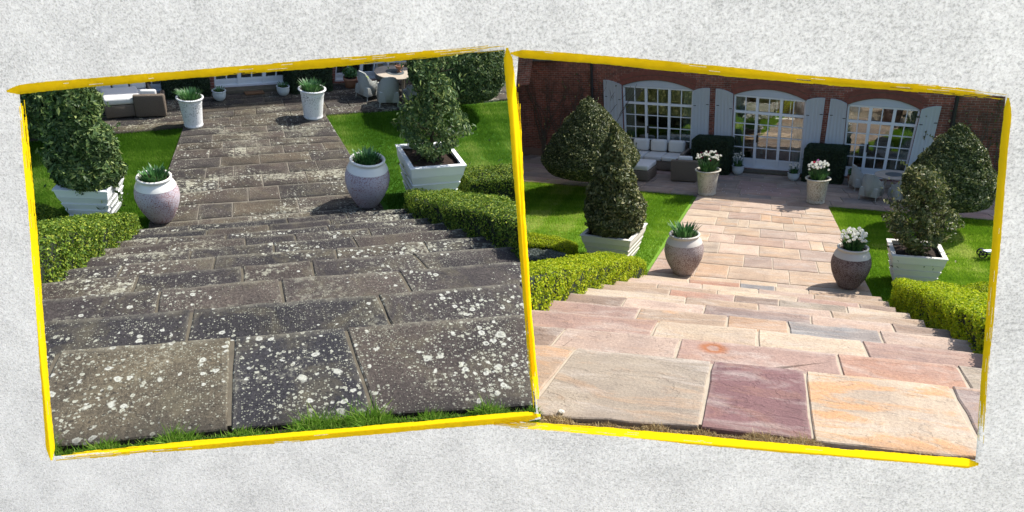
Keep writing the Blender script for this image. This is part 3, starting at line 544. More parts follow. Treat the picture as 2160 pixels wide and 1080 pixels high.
def blades(g, name, P, h, w_, mat, label=None, cat='grass', lean=.5, tint=None, curve=False):
    n = len(P); a = rng.random(n)*6.283; d = np.stack([np.cos(a), np.sin(a), np.zeros(n)], 1); b = rng.random(n)*6.283; s = np.stack([np.cos(b), np.sin(b), np.zeros(n)], 1)
    hh = h*rng.uniform(.45, 1.25, n)[:, None] if np.isscalar(h) else (h*rng.uniform(.5, 1.25, n))[:, None]; ww = w_ if np.isscalar(w_) else w_[:, None]
    tip = P+np.array([0, 0, 1])*hh+s*hh*rng.uniform(0, lean, n)[:, None]
    if curve:
        mid = P+np.array([0, 0, .6])*hh+s*hh*.12; V = np.stack([P-d*ww/2, P+d*ww/2, mid+d*ww*.42, mid-d*ww*.42, tip], 1).reshape(-1, 3); k = np.arange(n)[:, None]*5
        Fc = np.concatenate([k+[0, 1, 2], k+[0, 2, 3], k+[3, 2, 4]], 1).reshape(-1, 3); rep = 5
    else: V = np.stack([P-d*ww/2, P+d*ww/2, tip], 1).reshape(-1, 3); Fc = np.arange(3*n).reshape(-1, 3); rep = 3
    o = mesh(name, V, Fc, mat, M=g.M, tint=np.repeat(rng.random(n) if tint is None else tint, rep)); return tag(o, label, cat, kind='stuff')
def lawn(g, polys, n, h, mat, label):
    Q = []
    for poly in polys:
        pg = [tuple(g.at(*p)[:2]) for p in poly]; xs = [p[0] for p in pg]; ys = [p[1] for p in pg]; A = (max(xs)-min(xs))*(max(ys)-min(ys))
        P = np.stack([rng.uniform(min(xs), max(xs), n), rng.uniform(min(ys), max(ys), n)], 1); P = P[in_poly(P, pg)]; Q.append(P)
    P = np.concatenate(Q); P = np.concatenate([P, np.full((len(P), 1), -2.30)], 1); k = g.ok(P); P = P[k]
    d = np.linalg.norm(P-g.e, axis=1); f = np.clip(d/10, .8, 1.7)*.9
    t = np.clip(.5+lump(P, 1.3, .55, 2)+lump(P, 5., .35, 5)+lump(P, 14., .2, 8)+rng.normal(0, .22, len(P)), 0, 1)
    return blades(g, 'grass', P, h*f, .008*f, mat, label, lean=.8, tint=t)
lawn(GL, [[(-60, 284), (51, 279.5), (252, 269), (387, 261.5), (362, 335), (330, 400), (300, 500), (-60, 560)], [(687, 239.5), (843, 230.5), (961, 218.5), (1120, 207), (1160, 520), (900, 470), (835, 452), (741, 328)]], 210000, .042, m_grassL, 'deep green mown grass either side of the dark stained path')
lawn(GR, [[(1040, 364), (1100, 371), (1285, 391), (1466, 408), (1363, 563), (1300, 640), (1040, 640)], [(1747, 430.5), (1900, 445), (2092, 460), (2200, 470), (2200, 720), (1843, 622)]], 210000, .036, m_grassR, 'bright green sunlit mown grass either side of the pink path')
# verge tufts along the near slabs
def verge(g, pts, n, z, h, w_, mat, label, back=.14, name='grass_verge'):
    q = np.array([g.at(x, y, z) for x, y in pts]); seg = rng.integers(0, len(q)-1, n); t = rng.random(n)[:, None]; P = q[seg]*(1-t)+q[seg+1]*t; P[:, 1] += rng.uniform(-back, .0, n); P[:, 2] = z
    P = P[g.ok(P)]; cl = .6+.5*np.sin(P[:, 0]*7)*np.sin(P[:, 0]*2.3+1)+.3*np.sin(P[:, 0]*23); return blades(g, name, P, np.clip(h*cl, h*.35, h*1.3), w_, mat, label, lean=.9, curve=True)
verge(GL, [(60, 975), (113, 962), (300, 943), (490, 925), (790, 893), (1000, 878), (1140, 872)], 22000, -.03, .10, .006, m_grassL, 'fresh green grass fringe growing over the edge of the nearest dark slabs')
verge(GR, [(1080, 886), (1135, 892), (1278, 899), (1474, 914), (1637, 933), (1710, 944), (2057, 984)], 34000, -.03, .05, .005, m_dry, 'straw coloured dry grass along the edge of the nearest clean slabs', back=.2)

# ------------------------------------------------------------------ hedges, trees, shrubs
def hedge(g, st, mat, n, label, leaf=(.026, .016), endcap=.15, amp=.02, group=None, cat='hedge', name='box_hedge', zb=-2.28):
    # st: stations (foot px, foot z, height of top, outward vector length x)
    O = np.array([*g.at(*st[0][0], st[0][1])[:2], -2.28]); rings = []
    S = []
    for (p, z, ty, wd) in st:
        P = g.at(*p, z); H = g.height(P, ty); S.append((P, H, wd))
    for i, (P, H, wd) in enumerate(S):
        A = S[max(i-1, 0)][0]; B = S[min(i+1, len(S)-1)][0]; t = unit([B[0]-A[0], B[1]-A[1], 0]); nrm = np.array([t[1], -t[0], 0.]);
        if nrm[0]*wd < 0: nrm = -nrm
        wv = nrm*abs(wd); zt = P[2]+H; r = min(.05, H*.3); I = P.copy(); 
        prof = [(0, zb), (0, zt-r), (r*.3, zt-r*.3), (r, zt), (abs(wd)-r, zt), (abs(wd)-r*.3, zt-r*.3), (abs(wd), zt-r), (abs(wd), zb)]
        rings.append([np.array([I[0]+nrm[0]*a, I[1]+nrm[1]*a, b])-O for a, b in prof])
    V = [v for r in rings for v in r]; m = 8; Fc = []
    for i in range(len(rings)-1):
        for j in range(m-1): a = i*m+j; Fc.append((a, a+m, a+m+1, a+1))
    Fc.append(tuple(range(m))); Fc.append(tuple(range((len(rings)-1)*m, len(rings)*m))[::-1])
    Va = np.array(V); cen = Va.mean(0)
    P, N = sample(V, Fc, n); 
    sg = np.sign(((P-cen)*N).sum(1))[:, None]; N = N*np.where(sg == 0, 1, sg); N[np.abs(N[:, 2]) > .6] *= np.sign(N[np.abs(N[:, 2]) > .6][:, 2:3]); 
    P = P+N*(lump(P, 9, amp, 1)+lump(P, 25, amp*.5, 4)+rng.uniform(-.035, .012, n))[:, None]
    root = g.root(name, O); tag(root, label, cat, group)
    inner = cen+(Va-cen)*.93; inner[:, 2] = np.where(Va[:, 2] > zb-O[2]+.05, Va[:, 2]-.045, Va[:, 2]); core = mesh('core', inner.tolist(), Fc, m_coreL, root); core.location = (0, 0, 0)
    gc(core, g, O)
    up = lambda P, r: np.clip(r*.75+.25*(N[:len(P), 2] > .5), 0, 1) if False else r
    leaf_mesh('foliage', P, N, leaf[0], leaf[1], mat, root, .75, .15, g, O); return root
def gc(o, g, O):        # trim a child mesh given in coordinates about O
    bm = bmesh.new(); bm.from_mesh(o.data); bmesh.ops.bisect_plane(bm, geom=bm.verts[:]+bm.edges[:]+bm.faces[:], plane_co=(Vector((0, 0, EYE))-Vector(O)), plane_no=g.dn.tolist(), clear_outer=True); bm.to_mesh(o.data); bm.free()
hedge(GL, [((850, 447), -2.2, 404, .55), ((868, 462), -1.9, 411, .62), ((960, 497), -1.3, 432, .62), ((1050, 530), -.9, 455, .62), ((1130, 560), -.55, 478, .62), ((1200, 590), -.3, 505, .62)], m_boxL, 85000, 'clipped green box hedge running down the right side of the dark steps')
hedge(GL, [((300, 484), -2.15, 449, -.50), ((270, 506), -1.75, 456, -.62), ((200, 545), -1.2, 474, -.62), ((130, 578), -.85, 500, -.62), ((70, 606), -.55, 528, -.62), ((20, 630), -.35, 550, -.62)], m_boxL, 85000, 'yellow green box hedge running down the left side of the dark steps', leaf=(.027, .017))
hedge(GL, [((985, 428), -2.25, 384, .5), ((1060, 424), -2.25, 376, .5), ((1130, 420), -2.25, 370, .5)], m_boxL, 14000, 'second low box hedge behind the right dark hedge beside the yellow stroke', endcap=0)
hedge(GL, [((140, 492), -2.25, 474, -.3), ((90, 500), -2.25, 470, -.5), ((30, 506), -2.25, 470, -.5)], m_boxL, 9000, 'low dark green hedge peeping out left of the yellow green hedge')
hedge(GR, [((1366, 582), -2.15, 552, -.5), ((1345, 590), -2.0, 543, -.62), ((1262, 618), -1.4, 556, -.66), ((1163, 652), -.75, 578, -.66), ((1100, 672), -.45, 600, -.66)], m_boxR, 85000, 'bright lime box hedge left of the clean steps', leaf=(.029, .019))
hedge(GR, [((1876, 640), -2.2, 590, .55), ((1890, 650), -1.95, 592, .66), ((1960, 684), -1.25, 622, .72), ((2030, 718), -.75, 655, .76), ((2090, 750), -.45, 686, .8), ((2150, 785), -.2, 715, .8)], m_boxR, 100000, 'bright lime box hedge right of the clean steps beside the right planter', leaf=(.029, .019))
hedge(GR, [((2010, 628), -2.25, 598, .5), ((2080, 630), -2.25, 590, .5), ((2150, 636), -2.25, 590, .5)], m_boxR, 12000, 'low lime hedge branch behind the right lime hedge at the right yellow stroke')
hedge(GR, [((1215, 548), -2.25, 530, -.4), ((1170, 548), -2.25, 518, -.5), ((1090, 546), -2.25, 508, -.5)], m_boxR, 12000, 'low shaded hedge on the lawn left of the left white planter')
hedge(GR, [((1200, 562), -2.25, 550, -.35), ((1160, 566), -2.25, 544, -.4), ((1100, 566), -2.25, 542, -.4)], m_lav, 9000, 'low grey green lavender behind the left lime hedge', leaf=(.05, .008), cat='plant', name='lavender')
hedge(GL, [((112, 502), -2.25, 493, -.2), ((90, 504), -2.25, 489, -.3), ((40, 506), -2.25, 486, -.3)], m_lav, 5000, 'silvery lavender clump behind the yellow green hedge', leaf=(.05, .008), cat='plant', name='lavender')
def revolve(prof, n=28): mb = MB(); mb.lathe(prof, n); return mb.V, mb.F
def crown(g, root, O, prof, mat, n, leaf, amp=.05, depth=.06, holes=0., spread=.8, core=.86, cx=(0, 0)):
    V, Fc = revolve(prof); P, N = sample(V, Fc, n); r = np.linalg.norm(P[:, :2], axis=1)[:, None]+1e-6
    N = np.concatenate([P[:, :2]/r, np.full((n, 1), .35)], 1); N /= np.linalg.norm(N, axis=1)[:, None]
    off = lump(P, 7, amp, 3)+lump(P, 19, amp*.5, 9)-rng.exponential(depth, n); P = P+N*off[:, None]
    sway = np.stack([cx[0]*P[:, 2], cx[1]*P[:, 2], np.zeros(n)], 1); P = P+sway
    if holes: k = lump(P, 11, 1, 6)+rng.normal(0, .25, n) > -holes; P, N = P[k], N[k]
    ns = 46; sp = []; sn = []
    for i in rng.choice(len(P), min(ns, len(P))):
        d = unit(N[i]*.6+np.array([0, 0, .7])+rng.normal(0, .3, 3)); Lh = leaf[0]*rng.uniform(1.2, 2.8)
        for t in np.linspace(.2, 1, 7): sp.append(P[i]+d*Lh*t+rng.normal(0, .006, 3)); sn.append(d*.3+rng.normal(0, .6, 3))
    P = np.concatenate([P, sp]); N = np.concatenate([N, sn]); leaf_mesh('crown', P, N, leaf[0], leaf[1], mat, root, spread, .1, g, O)
    if core:
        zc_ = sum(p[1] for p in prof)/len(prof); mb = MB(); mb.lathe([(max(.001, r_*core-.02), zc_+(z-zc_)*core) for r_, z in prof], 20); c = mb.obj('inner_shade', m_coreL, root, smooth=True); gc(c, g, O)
def tree(g, base, px, prof_px, mat, n, leaf, label, name='topiary_tree', cat='tree', trunk=.05, **k):
    # prof_px: (half-width px, image y) pairs read bottom to top along the axis
    P = g.at(*base); prof = [(g.wid(P, w_), g.height(P, y)) for w_, y in prof_px]; root = g.root(name, P); tag(root, label, cat)
    crown(g, root, P, prof, mat, n, leaf, **k)
    h = prof[0][1]+.3; mb = MB(); mb.tube([(0, 0, -.05), (.01, .0, h*.5), (0, .01, h)], [trunk*1.25, trunk, trunk*.9], 10); mb.obj('trunk', m_bark, root, smooth=True); return root
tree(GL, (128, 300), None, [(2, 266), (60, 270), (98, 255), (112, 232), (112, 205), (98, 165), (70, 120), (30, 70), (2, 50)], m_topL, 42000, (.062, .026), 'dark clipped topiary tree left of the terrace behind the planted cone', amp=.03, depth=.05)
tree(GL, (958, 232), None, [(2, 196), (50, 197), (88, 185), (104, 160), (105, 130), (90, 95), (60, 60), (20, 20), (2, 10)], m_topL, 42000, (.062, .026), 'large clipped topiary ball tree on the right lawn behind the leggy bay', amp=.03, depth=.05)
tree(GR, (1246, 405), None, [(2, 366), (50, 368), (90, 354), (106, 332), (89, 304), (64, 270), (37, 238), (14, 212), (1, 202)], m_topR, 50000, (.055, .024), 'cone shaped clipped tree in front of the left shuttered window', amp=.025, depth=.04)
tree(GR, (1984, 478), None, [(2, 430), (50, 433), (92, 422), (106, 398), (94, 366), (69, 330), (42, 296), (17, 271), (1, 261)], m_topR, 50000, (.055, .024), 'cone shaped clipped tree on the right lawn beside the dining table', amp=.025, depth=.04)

# ------------------------------------------------------------------ planters with bays
def planter(g, base, topy, wpx, yaw, mat, label, shrub, splab, leafmat, n, leaf, trunkr=.03, group=None, **k):
    P = g.at(*base); H = g.height(P, topy); wt = g.wid(P, wpx)/2; wb = wt*.70; root = g.root('planter', P, yaw); tag(root, label, 'planter', group); tiers = 5; hz = H/tiers
    for t in range(tiers):
        z0, z1 = t*hz, (t+1)*hz; a0 = wb+(wt-wb)*z0/H; a1 = wb+(wt-wb)*z1/H+.013; top = t == tiers-1
        if top: a0 += .012; a1 = a0+(a1-a0)*.6
        for s in range(4):
            th = .022; e = 0;  q_ = .0012; V = [(-a0+q_, -a0+e, z0), (a0-q_, -a0+e, z0), (a0-th-q_, -a0+th, z0), (-a0+th+q_, -a0+th, z0), (-a1+q_, -a1+e, z1-.003), (a1-q_, -a1+e, z1-.003), (a1-th-q_, -a1+th, z1-.003), (-a1+th+q_, -a1+th, z1-.003)]
            mb = MB(); mb.hexa(V); mb.obj('board', mat, root, Matrix.Rotation(s*math.pi/2, 4, 'Z'))
    a = wt+.016; b = wt-.045
    for s in range(4):
        mb = MB(); mb.hexa([(-a+.001, -a, H), (a-.001, -a, H), (b-.001, -b, H), (-b+.001, -b, H), (-a+.001, -a, H+.02), (a-.001, -a, H+.02), (b-.001, -b, H+.02), (-b+.001, -b, H+.02)]); mb.obj('rim_board', mat, root, Matrix.Rotation(s*math.pi/2, 4, 'Z'))
    mb = MB(); m = 8; 
    for i in range(m+1):
        for j in range(m+1): mb.V.append(((i/m*2-1)*(wt-.02), (j/m*2-1)*(wt-.02), H-.045+random.uniform(-.012, .012)))
    for i in range(m):
        for j in range(m): q = i*(m+1)+j; mb.F.append((q, q+m+1, q+m+2, q+1))
    mb.obj('soil', m_soil, root)
    # the shrub is planted in it but is a plant of its own
    O = P+np.array([0, 0, H-.05]); r2 = g.root('bay_shrub', O); tag(r2, splab, 'shrub'); prof = [(g.wid(P, w_), g.height(P, y)-H+.05) for w_, y in shrub]
    crown(g, r2, O, prof, leafmat, n, leaf, **k)
    mb = MB(); h = prof[-2][1]
    mb.tube([(0, 0, -.03), (.01, 0, h*.3), (0, .01, h*.8)], [trunkr, trunkr*.8, trunkr*.3], 8); mb.obj('trunk', m_bark, r2, smooth=True)
    mb = MB()
    for i in range(26):
        z = h*random.uniform(.08, .85); a = random.random()*6.28; rr = np.interp(z, [p[1] for p in prof], [p[0] for p in prof])*.9; mb.tube([(0, 0, z), (math.cos(a)*rr*.5, math.sin(a)*rr*.5, z+rr*.25), (math.cos(a)*rr, math.sin(a)*rr, z+rr*.45)], [trunkr*.3, trunkr*.18, .003], 5)
    mb.obj('branches', m_bark, r2, smooth=True); return root
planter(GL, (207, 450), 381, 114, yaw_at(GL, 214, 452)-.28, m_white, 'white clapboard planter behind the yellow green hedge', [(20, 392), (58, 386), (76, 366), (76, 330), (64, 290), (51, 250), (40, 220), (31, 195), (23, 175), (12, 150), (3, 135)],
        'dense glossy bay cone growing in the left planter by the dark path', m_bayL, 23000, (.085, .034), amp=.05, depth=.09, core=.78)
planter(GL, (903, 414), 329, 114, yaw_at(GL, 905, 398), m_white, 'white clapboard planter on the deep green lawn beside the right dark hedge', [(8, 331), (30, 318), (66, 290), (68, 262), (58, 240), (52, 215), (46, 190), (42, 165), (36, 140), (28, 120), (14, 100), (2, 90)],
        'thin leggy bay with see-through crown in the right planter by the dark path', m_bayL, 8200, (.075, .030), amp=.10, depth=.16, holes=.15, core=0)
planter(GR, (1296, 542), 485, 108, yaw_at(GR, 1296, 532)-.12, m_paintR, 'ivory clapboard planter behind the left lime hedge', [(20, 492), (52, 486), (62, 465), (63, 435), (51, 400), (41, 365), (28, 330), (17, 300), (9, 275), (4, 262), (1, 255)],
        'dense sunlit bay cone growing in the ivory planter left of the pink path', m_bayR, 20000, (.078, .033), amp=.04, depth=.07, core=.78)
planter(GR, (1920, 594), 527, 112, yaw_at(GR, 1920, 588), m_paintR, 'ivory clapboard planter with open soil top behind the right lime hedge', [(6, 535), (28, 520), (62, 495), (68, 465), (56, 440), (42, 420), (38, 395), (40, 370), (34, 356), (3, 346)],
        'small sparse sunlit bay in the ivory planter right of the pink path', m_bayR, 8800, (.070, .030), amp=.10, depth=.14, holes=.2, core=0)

# ------------------------------------------------------------------ pots
def tulip_leaves(g, root, R, z, h, n, spread=.35, w_=.03):
    n = int(n*1.5); h *= .82; w_ *= .75
    V = []; Fc = []; T = []
    for i in range(n):
        a = random.random()*6.28; r = R*math.sqrt(random.random())*.9; c = Vector((r*math.cos(a), r*math.sin(a), z)); o = Vector((math.cos(a), math.sin(a), 0))*(.25+r/R)*spread+Vector((random.uniform(-.15, .15), random.uniform(-.15, .15), 0)); hh = h*random.uniform(.55, 1.1); ww = w_*random.uniform(.6, 1.2)
        s = Vector((math.cos(a+1.57+random.uniform(-.8, .8)), math.sin(a+1.57), 0)).normalized(); k = len(V)
        for t, wf in ((0, .5), (.35, 1), (.7, .8), (1, .03)):
            p = c+Vector((0, 0, hh*(t-.12*t*t)))+o*hh*t*t; n_ = o.normalized()*ww*.18 if o.length else Vector(); V += [tuple(p-s*ww*wf*.5+n_*0), tuple(p-n_*wf), tuple(p+s*ww*wf*.5)]
        for j in range(3):
            b = k+j*3; Fc += [(b, b+1, b+4, b+3), (b+1, b+2, b+5, b+4)]
        T += [random.random()]*12
    return mesh('leaves', V, Fc, m_tul, root, tint=T, smooth=True)
FL = {}
def flower_mat(n, c):
    if n not in FL: FL[n] = material('tulip_'+n, lambda nt: {'col': c, 'trans': .35}, .6, .2)
    return FL[n]
def tulip_head(mat, s):
    mb = MB()
    for i in range(6):
        a = i*math.pi/3; r0 = .55 if i % 2 else .48; up = Vector((math.cos(a), math.sin(a), 0)); sd = Vector((-math.sin(a), math.cos(a), 0)); k = len(mb.V); rows = ((0, .12, .12), (.35, r0, .52), (.75, r0*.92, .46), (1.15, r0*.62, .10))
        for z, r, wd in rows:
            for t in (-1, 0, 1): mb.V.append(tuple((up*(r*(1 if t == 0 else .86))+sd*wd*t+Vector((0, 0, z)))*s))
        for j in range(3):
            b = k+j*3; mb.F += [(b, b+1, b+4, b+3), (b+1, b+2, b+5, b+4)]
    return mb
def tulips(g, root, R, z, h, n, s, cols, leafn, lh=None):
    s *= 1.2; n = int(n*1.6)
    tulip_leaves(g, root, R*.85, z, lh or h*.75, leafn, .45, .035 if s > .02 else .02); st = MB(); data = {}
    pts = []
    for i in range(n):
        for _ in range(30):
            a = random.random()*6.28; r = R*1.15*math.sqrt(random.random()); p = (r*math.cos(a), r*math.sin(a))
            if all((p[0]-q[0])**2+(p[1]-q[1])**2 > (.85*s)**2 for q in pts): break
        pts.append(p); c = random.choice(cols); hh = h*random.uniform(.82, 1.1)*(1-.25*(r/(R*1.15))**2)
        if c not in data: mt = {'w': (.80, .79, .72), 'r': (.42, .02, .03), 'p': (.50, .22, .42), 'k': (.62, .05, .10), 'd': (.10, .01, .03)}[c]; b = tulip_head(None, s); o = b.obj('tulip_flower', flower_mat(c, mt), root, smooth=True); data[c] = o.data; new = o
        else: new = bpy.data.objects.new('tulip_flower', data[c]); C.objects.link(new); new.parent = root
        new.location = (p[0], p[1], z+hh-s); new.rotation_euler = (random.uniform(-.25, .25)+p[1]*-.6, random.uniform(-.25, .25)+p[0]*.6, random.random()*6); st.tube([(p[0]*.5, p[1]*.5, z), (p[0]*.85, p[1]*.85, z+hh*.5), (p[0], p[1], z+hh-s)], .005, 4)
    st.obj('stems', m_tul, root)
def jar(g, base, rimy, wpx, mat, label, plants, lh):
    P = g.at(*base); H = g.height(P, rimy); Rm = g.wid(P, wpx)/2; root = g.root('jar', P, random.random()*6); tag(root, label, 'jar')
    body = [(0, .002), (.46, 0), (.50, .02), (.62, .10), (.80, .25), (.93, .40), (1., .56), (.985, .67), (.91, .79)]; neck = [(.91, .79), (.84, .855), (.755, .905), (.715, .935), (.74, .95), (.785, .965), (.79, .985), (.765, 1.0), (.70, 1.0), (.655, .97), (.65, .85)]
    MB().lathe([(r*Rm, z*H) for r, z in body], 48).obj('body', mat, root, smooth=True); MB().lathe([(r*Rm+(.0015 if i < 2 else 0), z*H) for i, (r, z) in enumerate(neck)], 48).obj('neck', m_jarneck if g is GL else m_neckR, root, smooth=True)
    MB().disc(.66*Rm, .93*H).obj('soil', m_soil, root); h = g.wid(P, lh)
    if plants == 'green': tulip_leaves(g, root, .62*Rm, .93*H, h, 110, .45, .035)
    else: tulips(g, root, .62*Rm, .93*H, h*1.1, 26, .034, plants, 90)
    return root
jar(GL, (342, 463), 371, 97, m_jarL, 'mottled lilac jar of green shoots at the left end of the dark path', 'green', 32)
jar(GL, (775, 430), 334, 95, m_jarL, 'mottled lilac jar of green shoots at the right end of the top dark step', 'green', 30)
jar(GR, (1441, 575), 492, 84, m_jarR, 'mottled brown jar with green leaves only, left of the pink path', 'green', 38)
jar(GR, (1788, 604), 520, 87, m_jarR2, 'mottled brown jar full of white tulips, right of the pink path', 'w', 46)
def tallpot(g, base, rimy, wpx, bw, mat, label, plants, lh):
    P = g.at(*base); H = g.height(P, rimy); R1 = g.wid(P, wpx)/2; R0 = g.wid(P, bw)/2; root = g.root('tall_pot', P, random.random()*6); tag(root, label, 'pot')
    q = lambda t: R0+(R1*.86-R0)*t; prof = [(0, .002), (R0, 0), (R0*1.03, .03*H), (R0*1.07, .05*H), (R0*1.03, .07*H)]+[(q(t), t*H) for t in (.15, .4, .65, .78)]+[(q(.8)*1.02, .80*H), (q(.82), .82*H), (q(.84)*1.02, .84*H), (q(.86), .86*H)]
    MB().lathe(prof+[(R1*.86, .93*H)], 40).obj('body', mat, root, smooth=True)
    MB().lathe([(R1*.86, .93*H), (R1*.95, .95*H), (R1, .965*H), (R1, .99*H), (R1*.97, 1.*H), (R1*.86, 1.*H), (R1*.83, .95*H), (R1*.8, .85*H)], 40).obj('rim', mat, root, smooth=True); MB().disc(R1*.84, .94*H).obj('soil', m_soil, root); h = g.wid(P, lh)
    if plants == 'green': tulip_leaves(g, root, R1*.8, .94*H, h, 170, .5, .022)
    else: tulips(g, root, R1*.8, .94*H, h*1.15, 34, .030, plants, 90, h*.7)
    return root
tallpot(GL, (409, 265), 204, 60, 40, m_potL, 'tall white speckled pot of green shoots left of the path end, dark garden', 'green', 26)
tallpot(GL, (661, 247), 186, 60, 40, m_potL, 'tall white speckled pot of green shoots right of the path end, dark garden', 'green', 26)
tallpot(GR, (1491, 409), 357, 56, 37, m_potR, 'tall sandy pot of white and dark red tulips beside the wicker armchair', 'wwwwwwwwwdww', 38)
tallpot(GR, (1720, 427), 375, 56, 38, m_potR, 'tall sandy pot of white tulips with a red one, lit by the sun', 'wwwwwwwwwpwkw', 38)
def fluted(g, base, rimy, wpx, bw, label, plants, lh):
    P = g.at(*base); H = g.height(P, rimy); R1 = g.wid(P, wpx)/2; root = g.root('fluted_pot', P); tag(root, label, 'pot'); md = lambda a, z: 1+(.045*abs(math.sin(a*9))-.02)*(1 if .12*H < z < .8*H else 0)
    MB().lathe([(0, .002), (R1*.5, 0), (R1*.55, .05*H), (R1*.72, .15*H), (R1*.88, .4*H), (R1*.94, .65*H), (R1*.92, .85*H), (R1*.92, .9*H)], 72, md).obj('body', m_flute, root, smooth=True)
    MB().lathe([(R1*.92, .9*H), (R1*1.02, .92*H), (R1*1.02, .98*H), (R1*.98, H), (R1*.86, H), (R1*.84, .8*H)], 40).obj('rim', m_flute, root, smooth=True); MB().disc(R1*.86, .9*H).obj('soil', m_soil, root); h = g.wid(P, lh)
    if plants == 'green': tulip_leaves(g, root, R1*.75, .9*H, h, 26, .6, .02)
    else: tulips(g, root, R1*.8, .9*H, h*1.1, 13, .022, plants, 40, h*.65)
fluted(GL, (464, 211), 190, 31, 15, 'small fluted pale pot left of the white doors, dark garden', 'green', 13); fluted(GL, (598, 200), 181, 29, 14, 'small fluted pale pot right of the white doors, dark garden', 'green', 13)
fluted(GR, (1556, 367), 349, 27, 14, 'small fluted pot of white tulips left of the glazed door', 'w', 29); fluted(GR, (1673, 380), 364, 27, 14, 'small fluted pot of white tulips right of the glazed door', 'w', 24)
def terra(g, base, rimy, wpx, lh, label, n):
    P = g.at(*base); H = g.height(P, rimy); R1 = g.wid(P, wpx)/2; root = g.root('terracotta_pot', P); tag(root, label, 'pot')
    MB().lathe([(0, .002), (R1*.68, 0), (R1*.9, .75*H)], 32).obj('body', m_terra, root, smooth=True); MB().lathe([(R1*.9, .75*H), (R1, .78*H), (R1, H), (R1*.88, H), (R1*.85, .8*H)], 32).obj('rim', m_terra, root, smooth=True); MB().disc(R1*.86, .92*H).obj('soil', m_soil, root)
    h = g.wid(P, lh); pr = [(.001, H), (R1*1., H+h*.15), (R1*1.05, H+h*.5), (R1*.6, H+h*.9), (.001, H+h)]; V, Fc = revolve(pr, 12); Q, N = sample(V, Fc, n); leaf_mesh('foliage', Q-N*rng.random((n, 1))*.06, N, .06, .035, m_tul, root, 1.); MB().tube([(0, 0, H*.9), (0, 0, H+h*.7)], .008).obj('stem', m_bark, root)
terra(GL, (739, 183), 163, 31, 24, 'terracotta pot with leafy plant beside the white chairs, dark garden', 260); terra(GR, (1797, 388), 369, 25, 20, 'terracotta pot with leafy plant left of the dining chairs, sunny garden', 260)

# ------------------------------------------------------------------ outdoor furniture
def sc_at(g, px, py, hpx, real): P = g.at(px, py); return P, g.height(P, py-hpx)/real
def cushion(root, x0, x1, y0, y1, z0, z1, name='cushion', b=.05, rot=None):
    mb = MB().box(x0, x1, y0, y1, z0, z1); o = mb.obj(name, m_cush, root, rot, bevel=b, seg=4); return o
def armchair(g, px, py, hpx, yaw, label):
    P, s = sc_at(g, px, py, hpx, .78); root = g.root('wicker_armchair', P, yaw); root.scale = (s, s, s); root.matrix_world = g.M @ Matrix.Translation(Vector(P)) @ Matrix.Rotation(yaw, 4, 'Z') @ Matrix.Diagonal((s, s, s, 1)); tag(root, label, 'armchair')
    MB().box(-.42, .42, -.40, .40, .03, .36).obj('seat_base', m_wickB, root, bevel=.03); MB().box(-.45, .45, -.48, -.34, .02, .76).obj('backrest', m_wickB, root, bevel=.05, seg=3)
    for x in (-1, 1): MB().box(min(x*.45, x*.31), max(x*.45, x*.31), -.33, .42, .02, .60).obj('armrest', m_wickB, root, bevel=.05, seg=3)
    MB().box(-.30, .30, -.32, .38, .365, .47).obj('seat_cushion', m_cush, root, bevel=.04, seg=3); cushion(root, -.24, .24, -.32, -.18, .48, .86, 'back_cushion', .06); return root
def sofa(g, px, py, hpx, yaw, n, label, L=1.9):
    P, s = sc_at(g, px, py, hpx, .80); root = empty('wicker_sofa', g.M @ Matrix.Translation(Vector(P)) @ Matrix.Rotation(yaw, 4, 'Z') @ Matrix.Diagonal((s, s, s, 1))); tag(root, label, 'sofa'); h = L/2
    MB().box(-h, h, -.38, .38, .02, .30).obj('seat_base', m_wickB, root, bevel=.03); MB().box(-h, h, .36, .48, .02, .70).obj('backrest', m_wickB, root, bevel=.05, seg=3)
    for x in (-1, 1): MB().box(min(x*h, x*(h+.14)), max(x*h, x*(h+.14)), -.40, .46, .02, .58).obj('armrest', m_wickB, root, bevel=.05, seg=3)
    w_ = 2*h/n
    for i in range(n):
        a = -h+i*w_+.01; cushion(root, a, a+w_-.02, -.40, .30, .305, .45, 'seat_cushion', .045); cushion(root, a+.02, a+w_-.04, .14, .35, .46, .84, 'back_cushion', .08)
def stool(g, px, py, hpx, yaw, label):
    P, s = sc_at(g, px, py, hpx, .45); root = empty('wicker_footstool', g.M @ Matrix.Translation(Vector(P)) @ Matrix.Rotation(yaw, 4, 'Z') @ Matrix.Diagonal((s, s, s, 1))); tag(root, label, 'footstool')
    MB().box(-.38, .38, -.38, .38, .02, .30).obj('base', m_wickB, root, bevel=.03); cushion(root, -.37, .37, -.37, .37, .305, .46, 'cushion', .05)
